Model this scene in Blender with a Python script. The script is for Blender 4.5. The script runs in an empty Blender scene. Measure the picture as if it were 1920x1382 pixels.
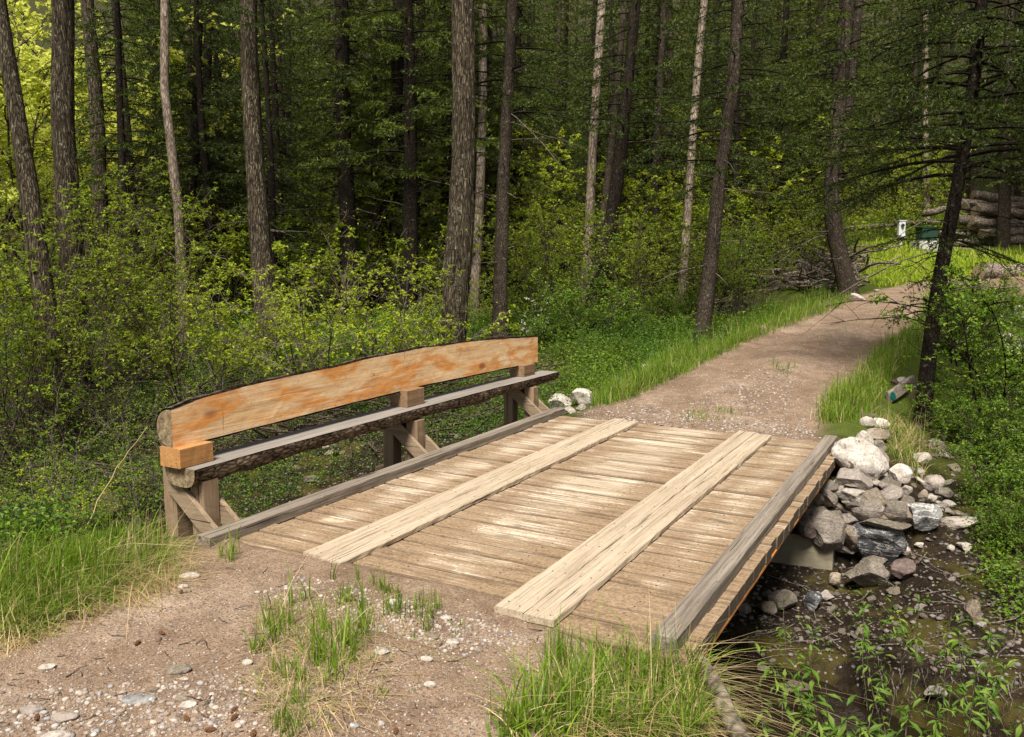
import bpy, math, random
import numpy as np
from mathutils import Vector, Euler

rng = np.random.default_rng(7)
S = bpy.context.scene
COL = S.collection
pi = math.pi

# ------------------------------------------------------------------ noise
def _h(i, j, k, s):
    n = (i.astype(np.int64) * 374761393 + j.astype(np.int64) * 668265263 + k.astype(np.int64) * 2147483647 + s * 974634777) & 0xffffffff
    n = ((n ^ (n >> 13)) * 1274126177) & 0xffffffff
    n = ((n ^ (n >> 16)) * 2246822519) & 0xffffffff
    return ((n ^ (n >> 15)) & 0xffffff) / float(0xffffff)

def vn(x, y, z=None, s=0):
    x = np.asarray(x, float); y = np.asarray(y, float)
    z = np.zeros_like(x) if z is None else np.asarray(z, float)
    i, j, k = np.floor(x), np.floor(y), np.floor(z)
    f, g, h = x - i, y - j, z - k
    f, g, h = f*f*(3-2*f), g*g*(3-2*g), h*h*(3-2*h)
    def c(a, b, d): return _h(i+a, j+b, k+d, s)
    v0 = (c(0,0,0)*(1-f)+c(1,0,0)*f)*(1-g) + (c(0,1,0)*(1-f)+c(1,1,0)*f)*g
    v1 = (c(0,0,1)*(1-f)+c(1,0,1)*f)*(1-g) + (c(0,1,1)*(1-f)+c(1,1,1)*f)*g
    return (v0*(1-h)+v1*h)*2-1

def fbm(x, y, z=None, s=0, o=3):
    a, t = 1.0, 0
    x = np.asarray(x, float); y = np.asarray(y, float)
    for q in range(o):
        t = t + a*vn(x*2**q+q*17.3, y*2**q-q*9.1, None if z is None else np.asarray(z)*2**q, s+q)
        a *= .5
    return t

def sst(x, a, b):
    t = np.clip((x-a)/(b-a), 0, 1)
    return t*t*(3-2*t)

# ------------------------------------------------------------------ terrain
WATER = -1.38
RY = np.array([-20, 10, 12.4, 15, 17.5, 20, 22, 23.5, 25, 26.2, 27.2, 28, 28.6, 29.5])
RX = np.array([-2.95, -2.95, -2.75, -2.5, -2.12, -1.7, -1.2, -.6, .5, 2.0, 4.2, 7.5, 14, 40])
def road_c(y): return np.interp(y, RY, RX)
# dense centre line, for the lateral distance where the road bends
_cy = np.concatenate([np.linspace(-6, 22, 150), np.linspace(22, 29.5, 150)[1:]])
_cx = road_c(_cy)
def road_d(x, y):
    """signed distance from the track's centre line (negative = left), by nearest sample"""
    x = np.asarray(x, float); y = np.asarray(y, float)
    d = x - road_c(y)
    far = (y > 20) & (y < 36) & (x > -9) & (x < 34)
    if np.any(far):
        xf, yf = x[far], y[far]
        out = np.empty(xf.shape)
        for a in range(0, xf.size, 20000):
            q = np.hypot(xf[a:a+20000, None]-_cx[None], yf[a:a+20000, None]-_cy[None])
            i = q.argmin(1)
            m = q[np.arange(len(i)), i]
            i2 = np.clip(i, 0, len(_cx)-2)
            tx, ty = _cx[i2+1]-_cx[i2], _cy[i2+1]-_cy[i2]
            sg = np.sign((xf[a:a+20000]-_cx[i])*ty - (yf[a:a+20000]-_cy[i])*tx)
            out[a:a+20000] = m*np.where(sg == 0, 1, sg)
        d = d.copy(); d[far] = out
    return d

def road_z(y):
    s = y-9.7
    r = .09*(s+np.sqrt(s*s+.6))/2 - .03*np.exp(-s*s*.6)
    return r + .035*np.maximum(y-22, 0)

def T(x, y, detail=True):
    x = np.asarray(x, float); y = np.asarray(y, float)
    shp = x.shape; x = x.ravel(); y = y.ravel()
    # near side of the creek
    yn = np.where(x > -1.15, 3.98-2.38*np.clip(x+1.15, 0, 3), np.where(x < -4.9, 3.85+.2*np.clip(x+4.9, -12, 0), 4.12))
    yn = yn + .10*vn(x*1.3, y*0+3, s=5)*((x > -1.0) | (x < -5.0))
    wb = np.where(x > -1.15, .5, np.where(x < -4.9, 1.3, .55))
    near0 = np.where(x < -5, -.03*np.clip(-x-5, 0, 4), 0)
    near0 = near0 + .025*sst(-x, 2.2, 2.9) - .13*sst(x, -1.95, -1.35)*sst(y, 2.6, 3.6) - .012*sst(x, -2.6, -2.2)
    near0 = near0 + .05*np.exp(-((x+2.55)**2/.18+(y-2.9)**2/1.2))
    near = near0*(1-sst(y, yn, yn+wb)) - 1.52*sst(y, yn, yn+wb)
    # far side: bar, then forest floor
    cut = .30*sst(x, -1.0, .0)
    yw = 6.55 + .25*vn(x*.7, x*0, s=9) + np.where(x < -5, .25, 0)
    s_ = y-yw
    sl = np.where(x > -1, .155, .2)
    bar = -1.52 + (cut+.12)*sst(s_, 0, .22) + sl*np.maximum(s_, 0)
    forest = np.where(x < road_c(y), -.38+.062*np.maximum(y-10, 0), -.55+.085*np.maximum(y-10, 0)+.035*np.maximum(y-22, 0))
    mead = road_z(np.minimum(y, 27.))+.115*np.maximum(y-27, 0)-.05
    wm = sst(x, -7.5, -4.0)*sst(y, 20, 25)
    forest = forest*(1-wm)+mead*wm
    forest = forest + .012*np.maximum(-x-6, 0)*sst(y, 7, 12)
    bar = np.minimum(bar, forest)
    # hillside far behind
    r = np.hypot(x+3, y)
    hill = np.where(r > 48, .42*(r-48)*sst(r, 48, 70), 0)
    bar = bar+hill
    # road embankment
    d = road_d(x, y)
    rz = road_z(y)
    gate = sst(y, 8.45, 8.75)
    eR = np.maximum(d-1.42-.35*np.exp(-((y-9.8)/1.2)**2), 0)
    eL = np.maximum(-d-1.5, 0)
    emb = rz - np.where(d > 0, .52*eR, .40*eL) + .06*np.exp(-(np.abs(d)-.0)**2/.15)*sst(y, 10, 12)
    emb = np.where(gate > 0, emb*gate - 3*(1-gate), -5)
    emb = np.where((d < 0) & (y < 9.4), np.minimum(emb, -.5+(y-8.5)*.5), emb)
    far = np.maximum(bar, emb)
    z = np.where(y < yn+wb, np.maximum(near, np.where(y > yn+.1, -9, -9)), np.maximum(far, -1.6))
    z = np.where((y >= yn+wb), np.maximum(z, -1.54), z)
    # keep the ground under the deck
    deck = sst(x, -4.95, -4.75)*(1-sst(x, -1.13, -1.0))*sst(y, 4.06+.05*vn(x*3, y*0, s=3), 4.2)*(1-sst(y, 9.5, 9.62+.03*vn(x*3, y*0, s=4)))
    z = np.where(deck > 0, np.minimum(z, z*(1-deck)-.22*deck), z)
    if detail:
        road = 1-sst(np.abs(d), 1.2, 1.7)
        road = np.where(y < 4.1, 1.0, road*gate)
        amp = .012*road + (1-road)*(.05+.06*sst(y, 9, 16))
        z = z + amp*fbm(x*1.7, y*1.7, s=21, o=4) + .006*fbm(x*9, y*9, s=31, o=2)
        # two wheel tracks
        z = z - .022*(np.exp(-((np.abs(d)-.8)/.28)**2))*(y > 9.6)
    return z.reshape(shp)

# ------------------------------------------------------------------ camera
PITCH, YAW, FPX, H = 0.1280459, 0.5069693, 1556.644, 2.0
_cyw, _syw, _cp, _sp = math.cos(YAW), math.sin(YAW), math.cos(PITCH), math.sin(PITCH)
FWD = np.array([-_syw*_cp, _cyw*_cp, -_sp]); RGT = np.array([_cyw, _syw, 0.]); UPV = np.cross(RGT, FWD)
CAM = np.array([0, 0, H])
cd = bpy.data.cameras.new("camera"); cam = bpy.data.objects.new("camera", cd); COL.objects.link(cam)
cam.location = (0, 0, H); cam.rotation_euler = (pi/2-PITCH, 0, YAW)
cd.sensor_width = 36; cd.lens = 36*FPX/1920; cd.clip_start = .05; cd.clip_end = 600
S.camera = cam

def rays(px, py):
    px = np.asarray(px, float); py = np.asarray(py, float)
    return FWD + RGT*((px-960)/FPX)[..., None] + UPV*((691-py)/FPX)[..., None]
def depth_pt(px, py, dep): return CAM + rays(px, py)*np.asarray(dep, float)[..., None]
def at_many(px, py, tmax=60):
    d = rays(px, py); n = len(d)
    t = np.full(n, 1.5); hit = np.zeros(n, bool); last = t.copy()
    ts = 1.5*np.power(tmax/1.5, np.linspace(0, 1, 260))
    for tt in ts:
        todo = ~hit
        if not todo.any(): break
        p = CAM+d[todo]*tt
        below = p[:, 2] < T(p[:, 0], p[:, 1], False)
        idx = np.where(todo)[0]
        hit[idx[below]] = True; t[idx[below]] = tt
        last[idx[~below]] = tt
    lo, hi = last.copy(), np.where(hit, t, tmax)
    for _ in range(9):
        m = (lo+hi)/2; p = CAM+d*m[:, None]
        b = p[:, 2] < T(p[:, 0], p[:, 1], False)
        hi = np.where(b, m, hi); lo = np.where(b, lo, m)
    p = CAM+d*hi[:, None]
    p[:, 2] = T(p[:, 0], p[:, 1])
    return p, hit
def at(px, py):
    return at_many(np.array([px]), np.array([py]))[0][0]
def dep_of(p): return float((np.asarray(p)-CAM) @ FWD)

# ------------------------------------------------------------------ mesh + objects
def mesh(name, V, F, mats, mi=None, smooth=False, attrs=None):
    V = np.ascontiguousarray(V, np.float32)
    if isinstance(F, np.ndarray): F = [F]
    F = [np.asarray(f, np.int32) for f in F if len(f)]
    me = bpy.data.meshes.new(name)
    me.vertices.add(len(V)); me.vertices.foreach_set("co", V.ravel())
    loops = np.concatenate([f.ravel() for f in F])
    tot = np.concatenate([np.full(len(f), f.shape[1], np.int32) for f in F])
    st = np.concatenate([[0], np.cumsum(tot)[:-1]]).astype(np.int32)
    me.loops.add(len(loops)); me.loops.foreach_set("vertex_index", loops)
    me.polygons.add(len(tot)); me.polygons.foreach_set("loop_start", st)
    for m in (mats if isinstance(mats, (list, tuple)) else [mats]): me.materials.append(m)
    if mi is not None: me.polygons.foreach_set("material_index", np.asarray(mi, np.int32))
    me.update(calc_edges=True)
    me.polygons.foreach_set("use_smooth", np.full(len(tot), bool(smooth)))
    for k, v in (attrs or {}).items():
        a = me.attributes.new(k, 'FLOAT_COLOR', 'POINT')
        c = np.ones((len(V), 4), np.float32); c[:, :v.shape[1]] = v
        a.data.foreach_set("color", c.ravel())
    return me

def put(name, me, parent=None, loc=None):
    o = bpy.data.objects.new(name, me); COL.objects.link(o)
    if parent: o.parent = parent
    if loc is not None: o.location = [float(q) for q in loc]
    return o
def empty(name, loc=(0, 0, 0)):
    o = bpy.data.objects.new(name, None); COL.objects.link(o); o.location = [float(q) for q in loc]
    o.empty_display_size = .2
    return o
def tag(o, label=None, cat=None, group=None, kind=None):
    if label: o["label"] = label
    if cat: o["category"] = cat
    if group: o["group"] = group
    if kind: o["kind"] = kind
    return o

class Geo:
    """collects vertices and faces of one mesh"""
    def __init__(s): s.V = []; s.F = {}; s.n = 0; s.M = {}
    def add(s, V, F, m=0):
        V = np.asarray(V, float).reshape(-1, 3)
        for f in (F if isinstance(F, list) else [F]):
            f = np.asarray(f, int)
            if len(f) == 0: continue
            s.F.setdefault(f.shape[1], []).append(f+s.n); s.M.setdefault(f.shape[1], []).append(np.full(len(f), m))
        s.V.append(V); s.n += len(V)
    def mesh(s, name, mats, smooth=False, org=None, attrs=None):
        V = np.concatenate(s.V)
        if org is not None: V = V-np.asarray(org)
        ks = sorted(s.F)
        return mesh(name, V, [np.concatenate(s.F[k]) for k in ks], mats, np.concatenate([np.concatenate(s.M[k]) for k in ks]), smooth, attrs)

def frames(P):
    """tangent frame along a polyline"""
    t = np.gradient(P, axis=0); t /= np.linalg.norm(t, axis=1)[:, None]+1e-9
    ref = np.array([0, 0, 1.]) if abs(t[:, 2]).mean() < .8 else np.array([1., 0, 0])
    a = np.cross(t, ref); a /= np.linalg.norm(a, axis=1)[:, None]+1e-9
    return t, a, np.cross(t, a)
def tube(P, R, k=6, cap=True):
    P = np.asarray(P, float); R = np.broadcast_to(np.asarray(R, float), (len(P),))
    t, a, b = frames(P); n = len(P)
    th = np.arange(k)*2*pi/k
    V = (P[:, None]+R[:, None, None]*(np.cos(th)[None, :, None]*a[:, None]+np.sin(th)[None, :, None]*b[:, None])).reshape(-1, 3)
    i = np.arange(n-1)[:, None]*k; j = np.arange(k)[None]; j2 = (j+1) % k
    Q = np.stack([i+j, i+j2, i+k+j2, i+k+j], -1).reshape(-1, 4)
    return V, Q

def beam(p0, p1, w, h, up=(0, 0, 1), seg=12, jit=.003, ch=.006, r=None):
    """timber: chamfered profile drawn from p0 to p1 with slightly uneven edges; end caps are n-gons"""
    r = r or np.random.default_rng(int(abs(p0[0]*1000+p0[1]*377+p1[1]*91+w*1e4)) % 99991)
    p0 = np.asarray(p0, float); p1 = np.asarray(p1, float)
    t = p1-p0; L = np.linalg.norm(t); t /= L
    u = np.asarray(up, float); u = u-t*(u@t); u /= np.linalg.norm(u); s = np.cross(t, u)
    pr = np.array([(-w/2+ch, -h/2), (w/2-ch, -h/2), (w/2, -h/2+ch), (w/2, h/2-ch), (w/2-ch, h/2), (-w/2+ch, h/2), (-w/2, h/2-ch), (-w/2, -h/2+ch)])
    V = []
    for q in range(seg+1):
        f = pr + r.normal(0, jit, pr.shape)*np.array([1, .5])
        c = p0+t*L*q/seg
        V.append(c+f[:, :1]*s+f[:, 1:]*u)
    V = np.concatenate(V)
    i = np.arange(seg)[:, None]*8; j = np.arange(8)[None]; j2 = (j+1) % 8
    Q = np.stack([i+j, i+j2, i+8+j2, i+8+j], -1).reshape(-1, 4)
    caps = np.array([np.arange(8)[::-1], seg*8+np.arange(8)])
    return V, [Q, caps]

# ------------------------------------------------------------------ materials
class MB:
    def __init__(s, name):
        s.m = bpy.data.materials.new(name); s.m.use_nodes = True
        s.t = s.m.node_tree; s.t.nodes.clear(); s.N = s.t.nodes
        s.out = s.N.new('ShaderNodeOutputMaterial')
    def n(s, typ, inp=None, **kw):
        nd = s.N.new('ShaderNode'+typ)
        for k, v in kw.items(): setattr(nd, k, v)
        for k, v in (inp or {}).items(): s.link(v, nd.inputs[k])
        return nd
    def link(s, v, sock):
        if isinstance(v, bpy.types.NodeSocket): s.t.links.new(v, sock)
        elif isinstance(v, bpy.types.Node): s.t.links.new(v.outputs[0], sock)
        else:
            if isinstance(v, (tuple, list)) and len(v) == 3 and sock.type == 'RGBA': v = (*v, 1)
            sock.default_value = v
    def coord(s, scale=(1, 1, 1), kind='Object', loc=(0, 0, 0), rot=(0, 0, 0)):
        c = s.n('TexCoord')
        return s.n('Mapping', {'Vector': c.outputs[kind], 'Scale': scale, 'Location': loc, 'Rotation': rot}).outputs[0]
    def noise(s, vec, sc=5, det=4, rough=.55, dist=0):
        return s.n('TexNoise', {'Vector': vec, 'Scale': sc, 'Detail': det, 'Roughness': rough, 'Distortion': dist}).outputs['Fac']
    def vor(s, vec, sc=5, out='Distance', feature='F1', rnd=1):
        return s.n('TexVoronoi', {'Vector': vec, 'Scale': sc, 'Randomness': rnd}, feature=feature).outputs[out]
    def ramp(s, fac, stops, interp='LINEAR'):
        r = s.n('ValToRGB', {'Fac': fac}); cr = r.color_ramp; cr.interpolation = interp
        while len(cr.elements) < len(stops): cr.elements.new(.5)
        for e, (p, c) in zip(cr.elements, stops):
            e.position = p; e.color = (c, c, c, 1) if isinstance(c, (int, float)) else (*c, 1)
        return r.outputs[0]
    def mix(s, fac, a, b, blend='MIX'):
        m = s.n('Mix', data_type='RGBA', blend_type=blend)
        s.link(fac, m.inputs[0]); s.link(a, m.inputs[6]); s.link(b, m.inputs[7])
        return m.outputs[2]
    def math(s, op, a, b=0.):
        m = s.n('Math', operation=op); s.link(a, m.inputs[0]); s.link(b, m.inputs[1]); return m.outputs[0]
    def bump(s, h, st=.5, dist=.01, nrm=None):
        d = {'Height': h, 'Strength': st, 'Distance': dist}
        if nrm is not None: d['Normal'] = nrm
        return s.n('Bump', d).outputs[0]
    def bsdf(s, col, rough=.8, nrm=None, spec=.3, **kw):
        d = {'Base Color': col, 'Roughness': rough, 'Specular IOR Level': spec}
        if nrm is not None: d['Normal'] = nrm
        d.update(kw)
        b = s.n('BsdfPrincipled', d)
        s.t.links.new(b.outputs[0], s.out.inputs[0]); return b
    def island(s): return s.n('NewGeometry').outputs['Random Per Island']

def wood_mat(name, cols, axis, sc=1., bump=.5, knots=True, dirt=None, fine=60, rough=.85, dark=.35):
    """weathered timber whose grain runs along an axis (0 x, 1 y, 2 z)"""
    b = MB(name)
    isl = b.island()
    off = b.n('CombineXYZ', {0: b.math('MULTIPLY', isl, 37.), 1: b.math('MULTIPLY', isl, 91.), 2: b.math('MULTIPLY', isl, 53.)})
    c = b.n('TexCoord').outputs['Object']
    c = b.n('VectorMath', {0: c, 1: off}, operation='ADD').outputs[0]
    stretch = [1.0, 1.0, 1.0]; stretch[axis] = .045
    g = b.n('Mapping', {'Vector': c, 'Scale': tuple(q*sc for q in stretch)}).outputs[0]
    st2 = [1.0, 1.0, 1.0]; st2[axis] = .12
    g2 = b.n('Mapping', {'Vector': c, 'Scale': tuple(q*sc for q in st2)}).outputs[0]
    st3 = [1.0, 1.0, 1.0]; st3[axis] = .018
    g3 = b.n('Mapping', {'Vector': c, 'Scale': tuple(q*sc for q in st3)}).outputs[0]
    n1 = b.noise(g, 14, 6, .72, .6); n2 = b.noise(g3, fine*1.7, 4, .7, .25); n3 = b.noise(c, 2.2*sc, 3, .6)
    col = b.ramp(n1, [(.28, cols[0]), (.5, cols[1]), (.70, cols[2])])
    col = b.mix(b.math('MULTIPLY', b.ramp(n2, [(.34, 1), (.50, 0)]), dark), col, tuple(q*.42 for q in cols[0]))
    col = b.mix(b.math('MULTIPLY', b.ramp(n2, [(.55, 0), (.68, 1)]), dark*.5), col, tuple(min(q*1.12, .9) for q in cols[2]))
    col = b.mix(b.math('MULTIPLY', b.ramp(isl, [(0, .0), (1, .85)]), 1.), col, b.mix(.5, col, cols[0]))
    spk = b.ramp(b.noise(g2, 120*sc, 2, .6), [(.30, 1), (.37, 0)])
    col = b.mix(b.math('MULTIPLY', spk, .55), col, tuple(q*.3 for q in cols[0]))
    if knots:
        k = b.vor(g2, 3.2, 'Distance')
        col = b.mix(b.ramp(k, [(.035, .85), (.075, 0)]), col, tuple(q*.3 for q in cols[0]))
    crack = b.ramp(b.noise(g3, 46, 2, .5, .2), [(.30, 1), (.322, 0)])
    col = b.mix(b.math('MULTIPLY', crack, .85), col, tuple(q*.12 for q in cols[0]))
    if dirt: col = dirt(b, col, c, n2)
    hgt = b.math('SUBTRACT', b.math('MULTIPLY', n2, .6), b.math('MULTIPLY', crack, 1.0))
    hgt = b.math('ADD', hgt, b.math('MULTIPLY', n1, .6))
    b.bsdf(col, rough, b.bump(hgt, bump, .006), .2)
    return b.m

def deck_dirt(b, col, c, gr):
    w = b.n('TexCoord').outputs['Object']
    xyz = b.n('SeparateXYZ', {0: w})
    nn = b.noise(b.n('Mapping', {'Vector': c, 'Scale': (.8, 1.6, 1)}).outputs[0], 2.4, 5, .65, .5)
    fine = b.noise(w, 42, 4, .7)
    def band(x0, wd):   # dirt swept up against the runner boards and the kerb timbers
        dd = b.math('ABSOLUTE', b.math('SUBTRACT', xyz.outputs[0], x0))
        return b.math('MULTIPLY', b.ramp(b.math('DIVIDE', dd, wd), [(0, 1), (1, 0)]), .26)
    near = b.math('MULTIPLY', b.ramp(b.math('DIVIDE', b.math('SUBTRACT', xyz.outputs[1], 4.0), 2.0), [(0, 1), (1, 0)]), .22)
    tot = b.math('ADD', nn, near)
    for x0, wd in ((-3.4, .30), (-2.4, .34), (-1.42, .28), (-1.17, .16), (-4.5, .22), (-3.98, .2), (-1.8, .2)):
        tot = b.math('ADD', tot, band(x0, wd))
    tot = b.math('ADD', tot, b.math('MULTIPLY', b.math('SUBTRACT', fine, .5), .9))
    tot = b.math('ADD', tot, b.math('MULTIPLY', b.math('SUBTRACT', .5, gr), .9))
    m = b.ramp(tot, [(.49, 0), (.66, 1)])
    dcol = b.mix(b.ramp(fine, [(.35, 0), (.65, 1)]), (.13, .082, .046), (.35, .24, .145))
    col = b.mix(b.math('MULTIPLY', m, .86), col, dcol)
    yy = xyz.outputs[1]
    stain = b.noise(b.n('Mapping', {'Vector': c, 'Scale': (1.0, 6.0, 1)}).outputs[0], 1.7, 5, .7, .3)
    col = b.mix(b.math('MULTIPLY', b.ramp(stain, [(.54, 0), (.66, 1)]), .6), col, (.085, .055, .035))
    ny = b.math('ABSOLUTE', b.n('SeparateXYZ', {0: b.n('NewGeometry').outputs['True Normal']}).outputs[1])   # grime on the broken edges of each board
    col = b.mix(b.ramp(ny, [(.3, 0), (.55, .5)]), col, (.06, .042, .028))
    nx = b.math('ABSOLUTE', b.n('SeparateXYZ', {0: b.n('NewGeometry').outputs['True Normal']}).outputs[0])   # sawn plank ends are grey-brown end grain
    return b.mix(b.ramp(nx, [(.6, 0), (.8, .9)]), col, b.mix(fine, (.03, .025, .02), (.14, .11, .09)))

M = {}
M['deck'] = wood_mat('weathered_deck', [(.27, .205, .14), (.53, .435, .325), (.78, .70, .58)], 0, 1.0, .9, True, deck_dirt, 36, .85, .5)
M['runner'] = wood_mat('pale_runner', [(.33, .255, .175), (.48, .395, .295), (.61, .53, .415)], 1, 1.0, .8, True, None, 42, .8, .6)
M['curb'] = wood_mat('grey_timber', [(.13, .108, .087), (.255, .215, .178), (.41, .355, .30)], 1, 1.0, 1., True, None, 34, .85, .7)
M['post'] = wood_mat('post_timber', [(.17, .115, .07), (.30, .215, .14), (.42, .31, .21)], 2, 1.0, .6, True, None, 60, .85, .5)
M['brace'] = wood_mat('brace_timber', [(.19, .135, .09), (.31, .23, .155), (.43, .33, .235)], 0, 1.2, .6, False, None, 60, .85, .5)
M['seat'] = wood_mat('seat_wood', [(.18, .158, .14), (.28, .25, .228), (.39, .355, .33)], 1, 1.0, .5, False, None, 40, .95, .55)
M['block'] = wood_mat('block_wood', [(.33, .16, .06), (.50, .26, .10), (.62, .36, .16)], 1, 1.2, .5, True, None, 60, .75, .4)
M['block_grey'] = wood_mat('block_wood_grey', [(.17, .105, .06), (.28, .18, .105), (.36, .25, .16)], 1, 1.2, .5, True, None, 60, .8, .5)

def orange_wood():
    b = MB('orange_log_face')
    c = b.n('TexCoord').outputs['Object']
    g = b.n('Mapping', {'Vector': c, 'Scale': (1, .07, 1)}).outputs[0]
    w = b.noise(b.n('Mapping', {'Vector': c, 'Scale': (1, .35, 1)}).outputs[0], 3.2, 4, .6, 1.6)
    n1 = b.noise(g, 16, 5, .65, 1.0); n2 = b.noise(g, 75, 3, .6, .3)
    col = b.ramp(n1, [(.25, (.78, .49, .24)), (.5, (.85, .61, .36)), (.75, (.90, .72, .50))])
    col = b.mix(b.math('MULTIPLY', b.ramp(w, [(.46, 0), (.60, 1)]), .85), col, (.74, .29, .05))
    sm = b.noise(b.n('Mapping', {'Vector': c, 'Scale': (1, .8, 1), 'Rotation': (.5, 0, 0)}).outputs[0], 9, 5, .7, 2.5)
    col = b.mix(b.math('MULTIPLY', b.ramp(sm, [(.55, 0), (.66, .7)]), .6), col, (.62, .25, .06))
    scr = b.noise(b.n('Mapping', {'Vector': c, 'Rotation': (.75, 0, 0), 'Scale': (1, .12, 1)}).outputs[0], 40, 2, .5, .4)
    col = b.mix(b.math('MULTIPLY', b.ramp(scr, [(.64, 0), (.70, 1)]), .55), col, (.90, .76, .55))
    n4 = b.noise(b.n('Mapping', {'Vector': c, 'Scale': (1, .02, 1)}).outputs[0], 52, 4, .7, .3)
    col = b.mix(b.math('MULTIPLY', b.ramp(n4, [(.34, 1), (.47, 0)]), .55), col, (.46, .20, .07))
    col = b.mix(b.math('MULTIPLY', b.ramp(n4, [(.56, 0), (.68, 1)]), .5), col, (.93, .76, .52))
    col = b.mix(b.math('MULTIPLY', b.ramp(n2, [(.32, 1), (.44, 0)]), .35), col, (.42, .17, .05))
    k = b.vor(b.n('Mapping', {'Vector': c, 'Scale': (1, .45, .9), 'Location': (.3, .2, .1)}).outputs[0], 2.1)
    col = b.mix(b.ramp(k, [(.045, .85), (.10, 0)]), col, (.30, .09, .03))
    # drying checks run down the face
    ck = b.noise(b.n('Mapping', {'Vector': c, 'Scale': (1, 1.0, .3)}).outputs[0], 15, 3, .6, .6)
    ck = b.ramp(ck, [(.29, 1), (.305, 0)])
    col = b.mix(b.math('MULTIPLY', ck, .45), col, (.25, .12, .05))
    gr = b.ramp(b.noise(c, 4.5, 4, .7), [(.60, 0), (.78, .6)])
    col = b.mix(gr, col, (.44, .34, .24))
    b.bsdf(col, .62, b.bump(b.math('ADD', n2, b.math('MULTIPLY', ck, -1.)), .35, .004), .3)
    return b.m
M['orange'] = orange_wood()

def end_grain():
    b = MB('log_end_grain')
    c = b.n('TexCoord').outputs['Object']
    n = b.noise(c, 24, 5, .7, .4)
    col = b.ramp(n, [(.3, (.07, .05, .03)), (.5, (.22, .165, .10)), (.7, (.38, .295, .185))])
    f = b.ramp(b.vor(c, 55), [(.1, 0), (.5, 1)])
    col = b.mix(.35, col, f, 'MULTIPLY')
    b.bsdf(col, .85, b.bump(n, .6, .006), .15); return b.m
M['endgrain'] = end_grain()

def bark_mat(name, dark, mid, light, vs=(1, 1, .16), sc=26, bump=.9, lichen=None, dist=.02, wobble=.06):
    b = MB(name)
    c = b.n('TexCoord').outputs['Object']
    r = b.n('ObjectInfo').outputs['Random']
    off = b.n('CombineXYZ', {0: b.math('MULTIPLY', r, 31.), 1: b.math('MULTIPLY', r, 17.), 2: b.math('MULTIPLY', r, 57.)})
    c = b.n('VectorMath', {0: c, 1: off}, operation='ADD').outputs[0]
    wob = b.n('TexNoise', {'Vector': c, 'Scale': 5., 'Detail': 3}).outputs['Color']
    cw = b.n('VectorMath', {0: c, 1: b.n('VectorMath', {0: wob, 'Scale': wobble}, operation='SCALE').outputs[0]}, operation='ADD').outputs[0]
    g = b.n('Mapping', {'Vector': cw, 'Scale': vs}).outputs[0]
    v = b.vor(g, sc, 'Distance', 'DISTANCE_TO_EDGE'); n = b.noise(g, sc*2.2, 4, .7, .6); big = b.noise(c, 2.0, 4, .6)
    lg = b.noise(b.n('Mapping', {'Vector': cw, 'Scale': (vs[0], vs[1], vs[2]*.5)}).outputs[0], sc*1.0, 5, .72, .3)
    h = b.math('ADD', b.math('MULTIPLY', b.ramp(v, [(0, 0), (.3, 1)]), .38), b.math('MULTIPLY', n, .40))
    h = b.math('ADD', h, b.math('MULTIPLY', b.math('SUBTRACT', lg, .5), 1.1))
    col = b.ramp(h, [(.18, dark), (.50, mid), (.85, light)])
    col = b.mix(b.ramp(big, [(.35, .55), (.65, 0)]), col, b.mix(.65, col, dark))
    if lichen:
        col = b.mix(b.ramp(b.noise(c, 11, 5, .7), [(.60, 0), (.68, .7)]), col, lichen)
    b.bsdf(col, .95, b.bump(h, bump, dist), .08); return b.m
M['bark_big'] = bark_mat('furrowed_bark', (.016, .012, .009), (.115, .092, .062), (.42, .35, .25), (1, 1, .06), 32, 1.0, (.30, .29, .22), .03)
M['bark_fir'] = bark_mat('scaly_fir_bark', (.018, .014, .011), (.080, .062, .046), (.19, .155, .12), (1, 1, .38), 40, .9, (.22, .21, .17), .015, .1)
M['bark_dark'] = bark_mat('dark_fir_bark', (.008, .006, .005), (.032, .024, .018), (.085, .064, .048), (1, 1, .45), 34, .9, (.13, .13, .10), .015)
M['bark_pale'] = bark_mat('pale_aspen_bark', (.10, .075, .055), (.33, .265, .215), (.53, .45, .38), (1, 1, .22), 20, .7, None, .012)
M['bark_log'] = bark_mat('log_bark', (.03, .022, .016), (.23, .17, .125), (.48, .39, .305), (1, .3, 1), 34, 1.0, (.22, .20, .15), .02)
M['bark_strip'] = bark_mat('rail_bark', (.035, .028, .023), (.17, .135, .11), (.38, .32, .275), (1, .25, 1), 40, 1.0, None, .015)
M['bleached'] = bark_mat('bleached_log_wood', (.20, .16, .125), (.48, .42, .355), (.66, .60, .53), (1, .3, 1), 30, .5, None, .008)
M['twig'] = bark_mat('twig_bark', (.035, .026, .02), (.13, .10, .078), (.25, .205, .165), (1, 1, .4), 40, .4)
M['twig_grey'] = bark_mat('grey_twig_bark', (.08, .065, .055), (.23, .195, .165), (.42, .37, .325), (1, 1, .4), 40, .4)
M['deadwood'] = bark_mat('bleached_deadwood', (.08, .062, .05), (.29, .235, .19), (.52, .44, .375), (.5, .5, .5), 22, .6)

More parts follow.
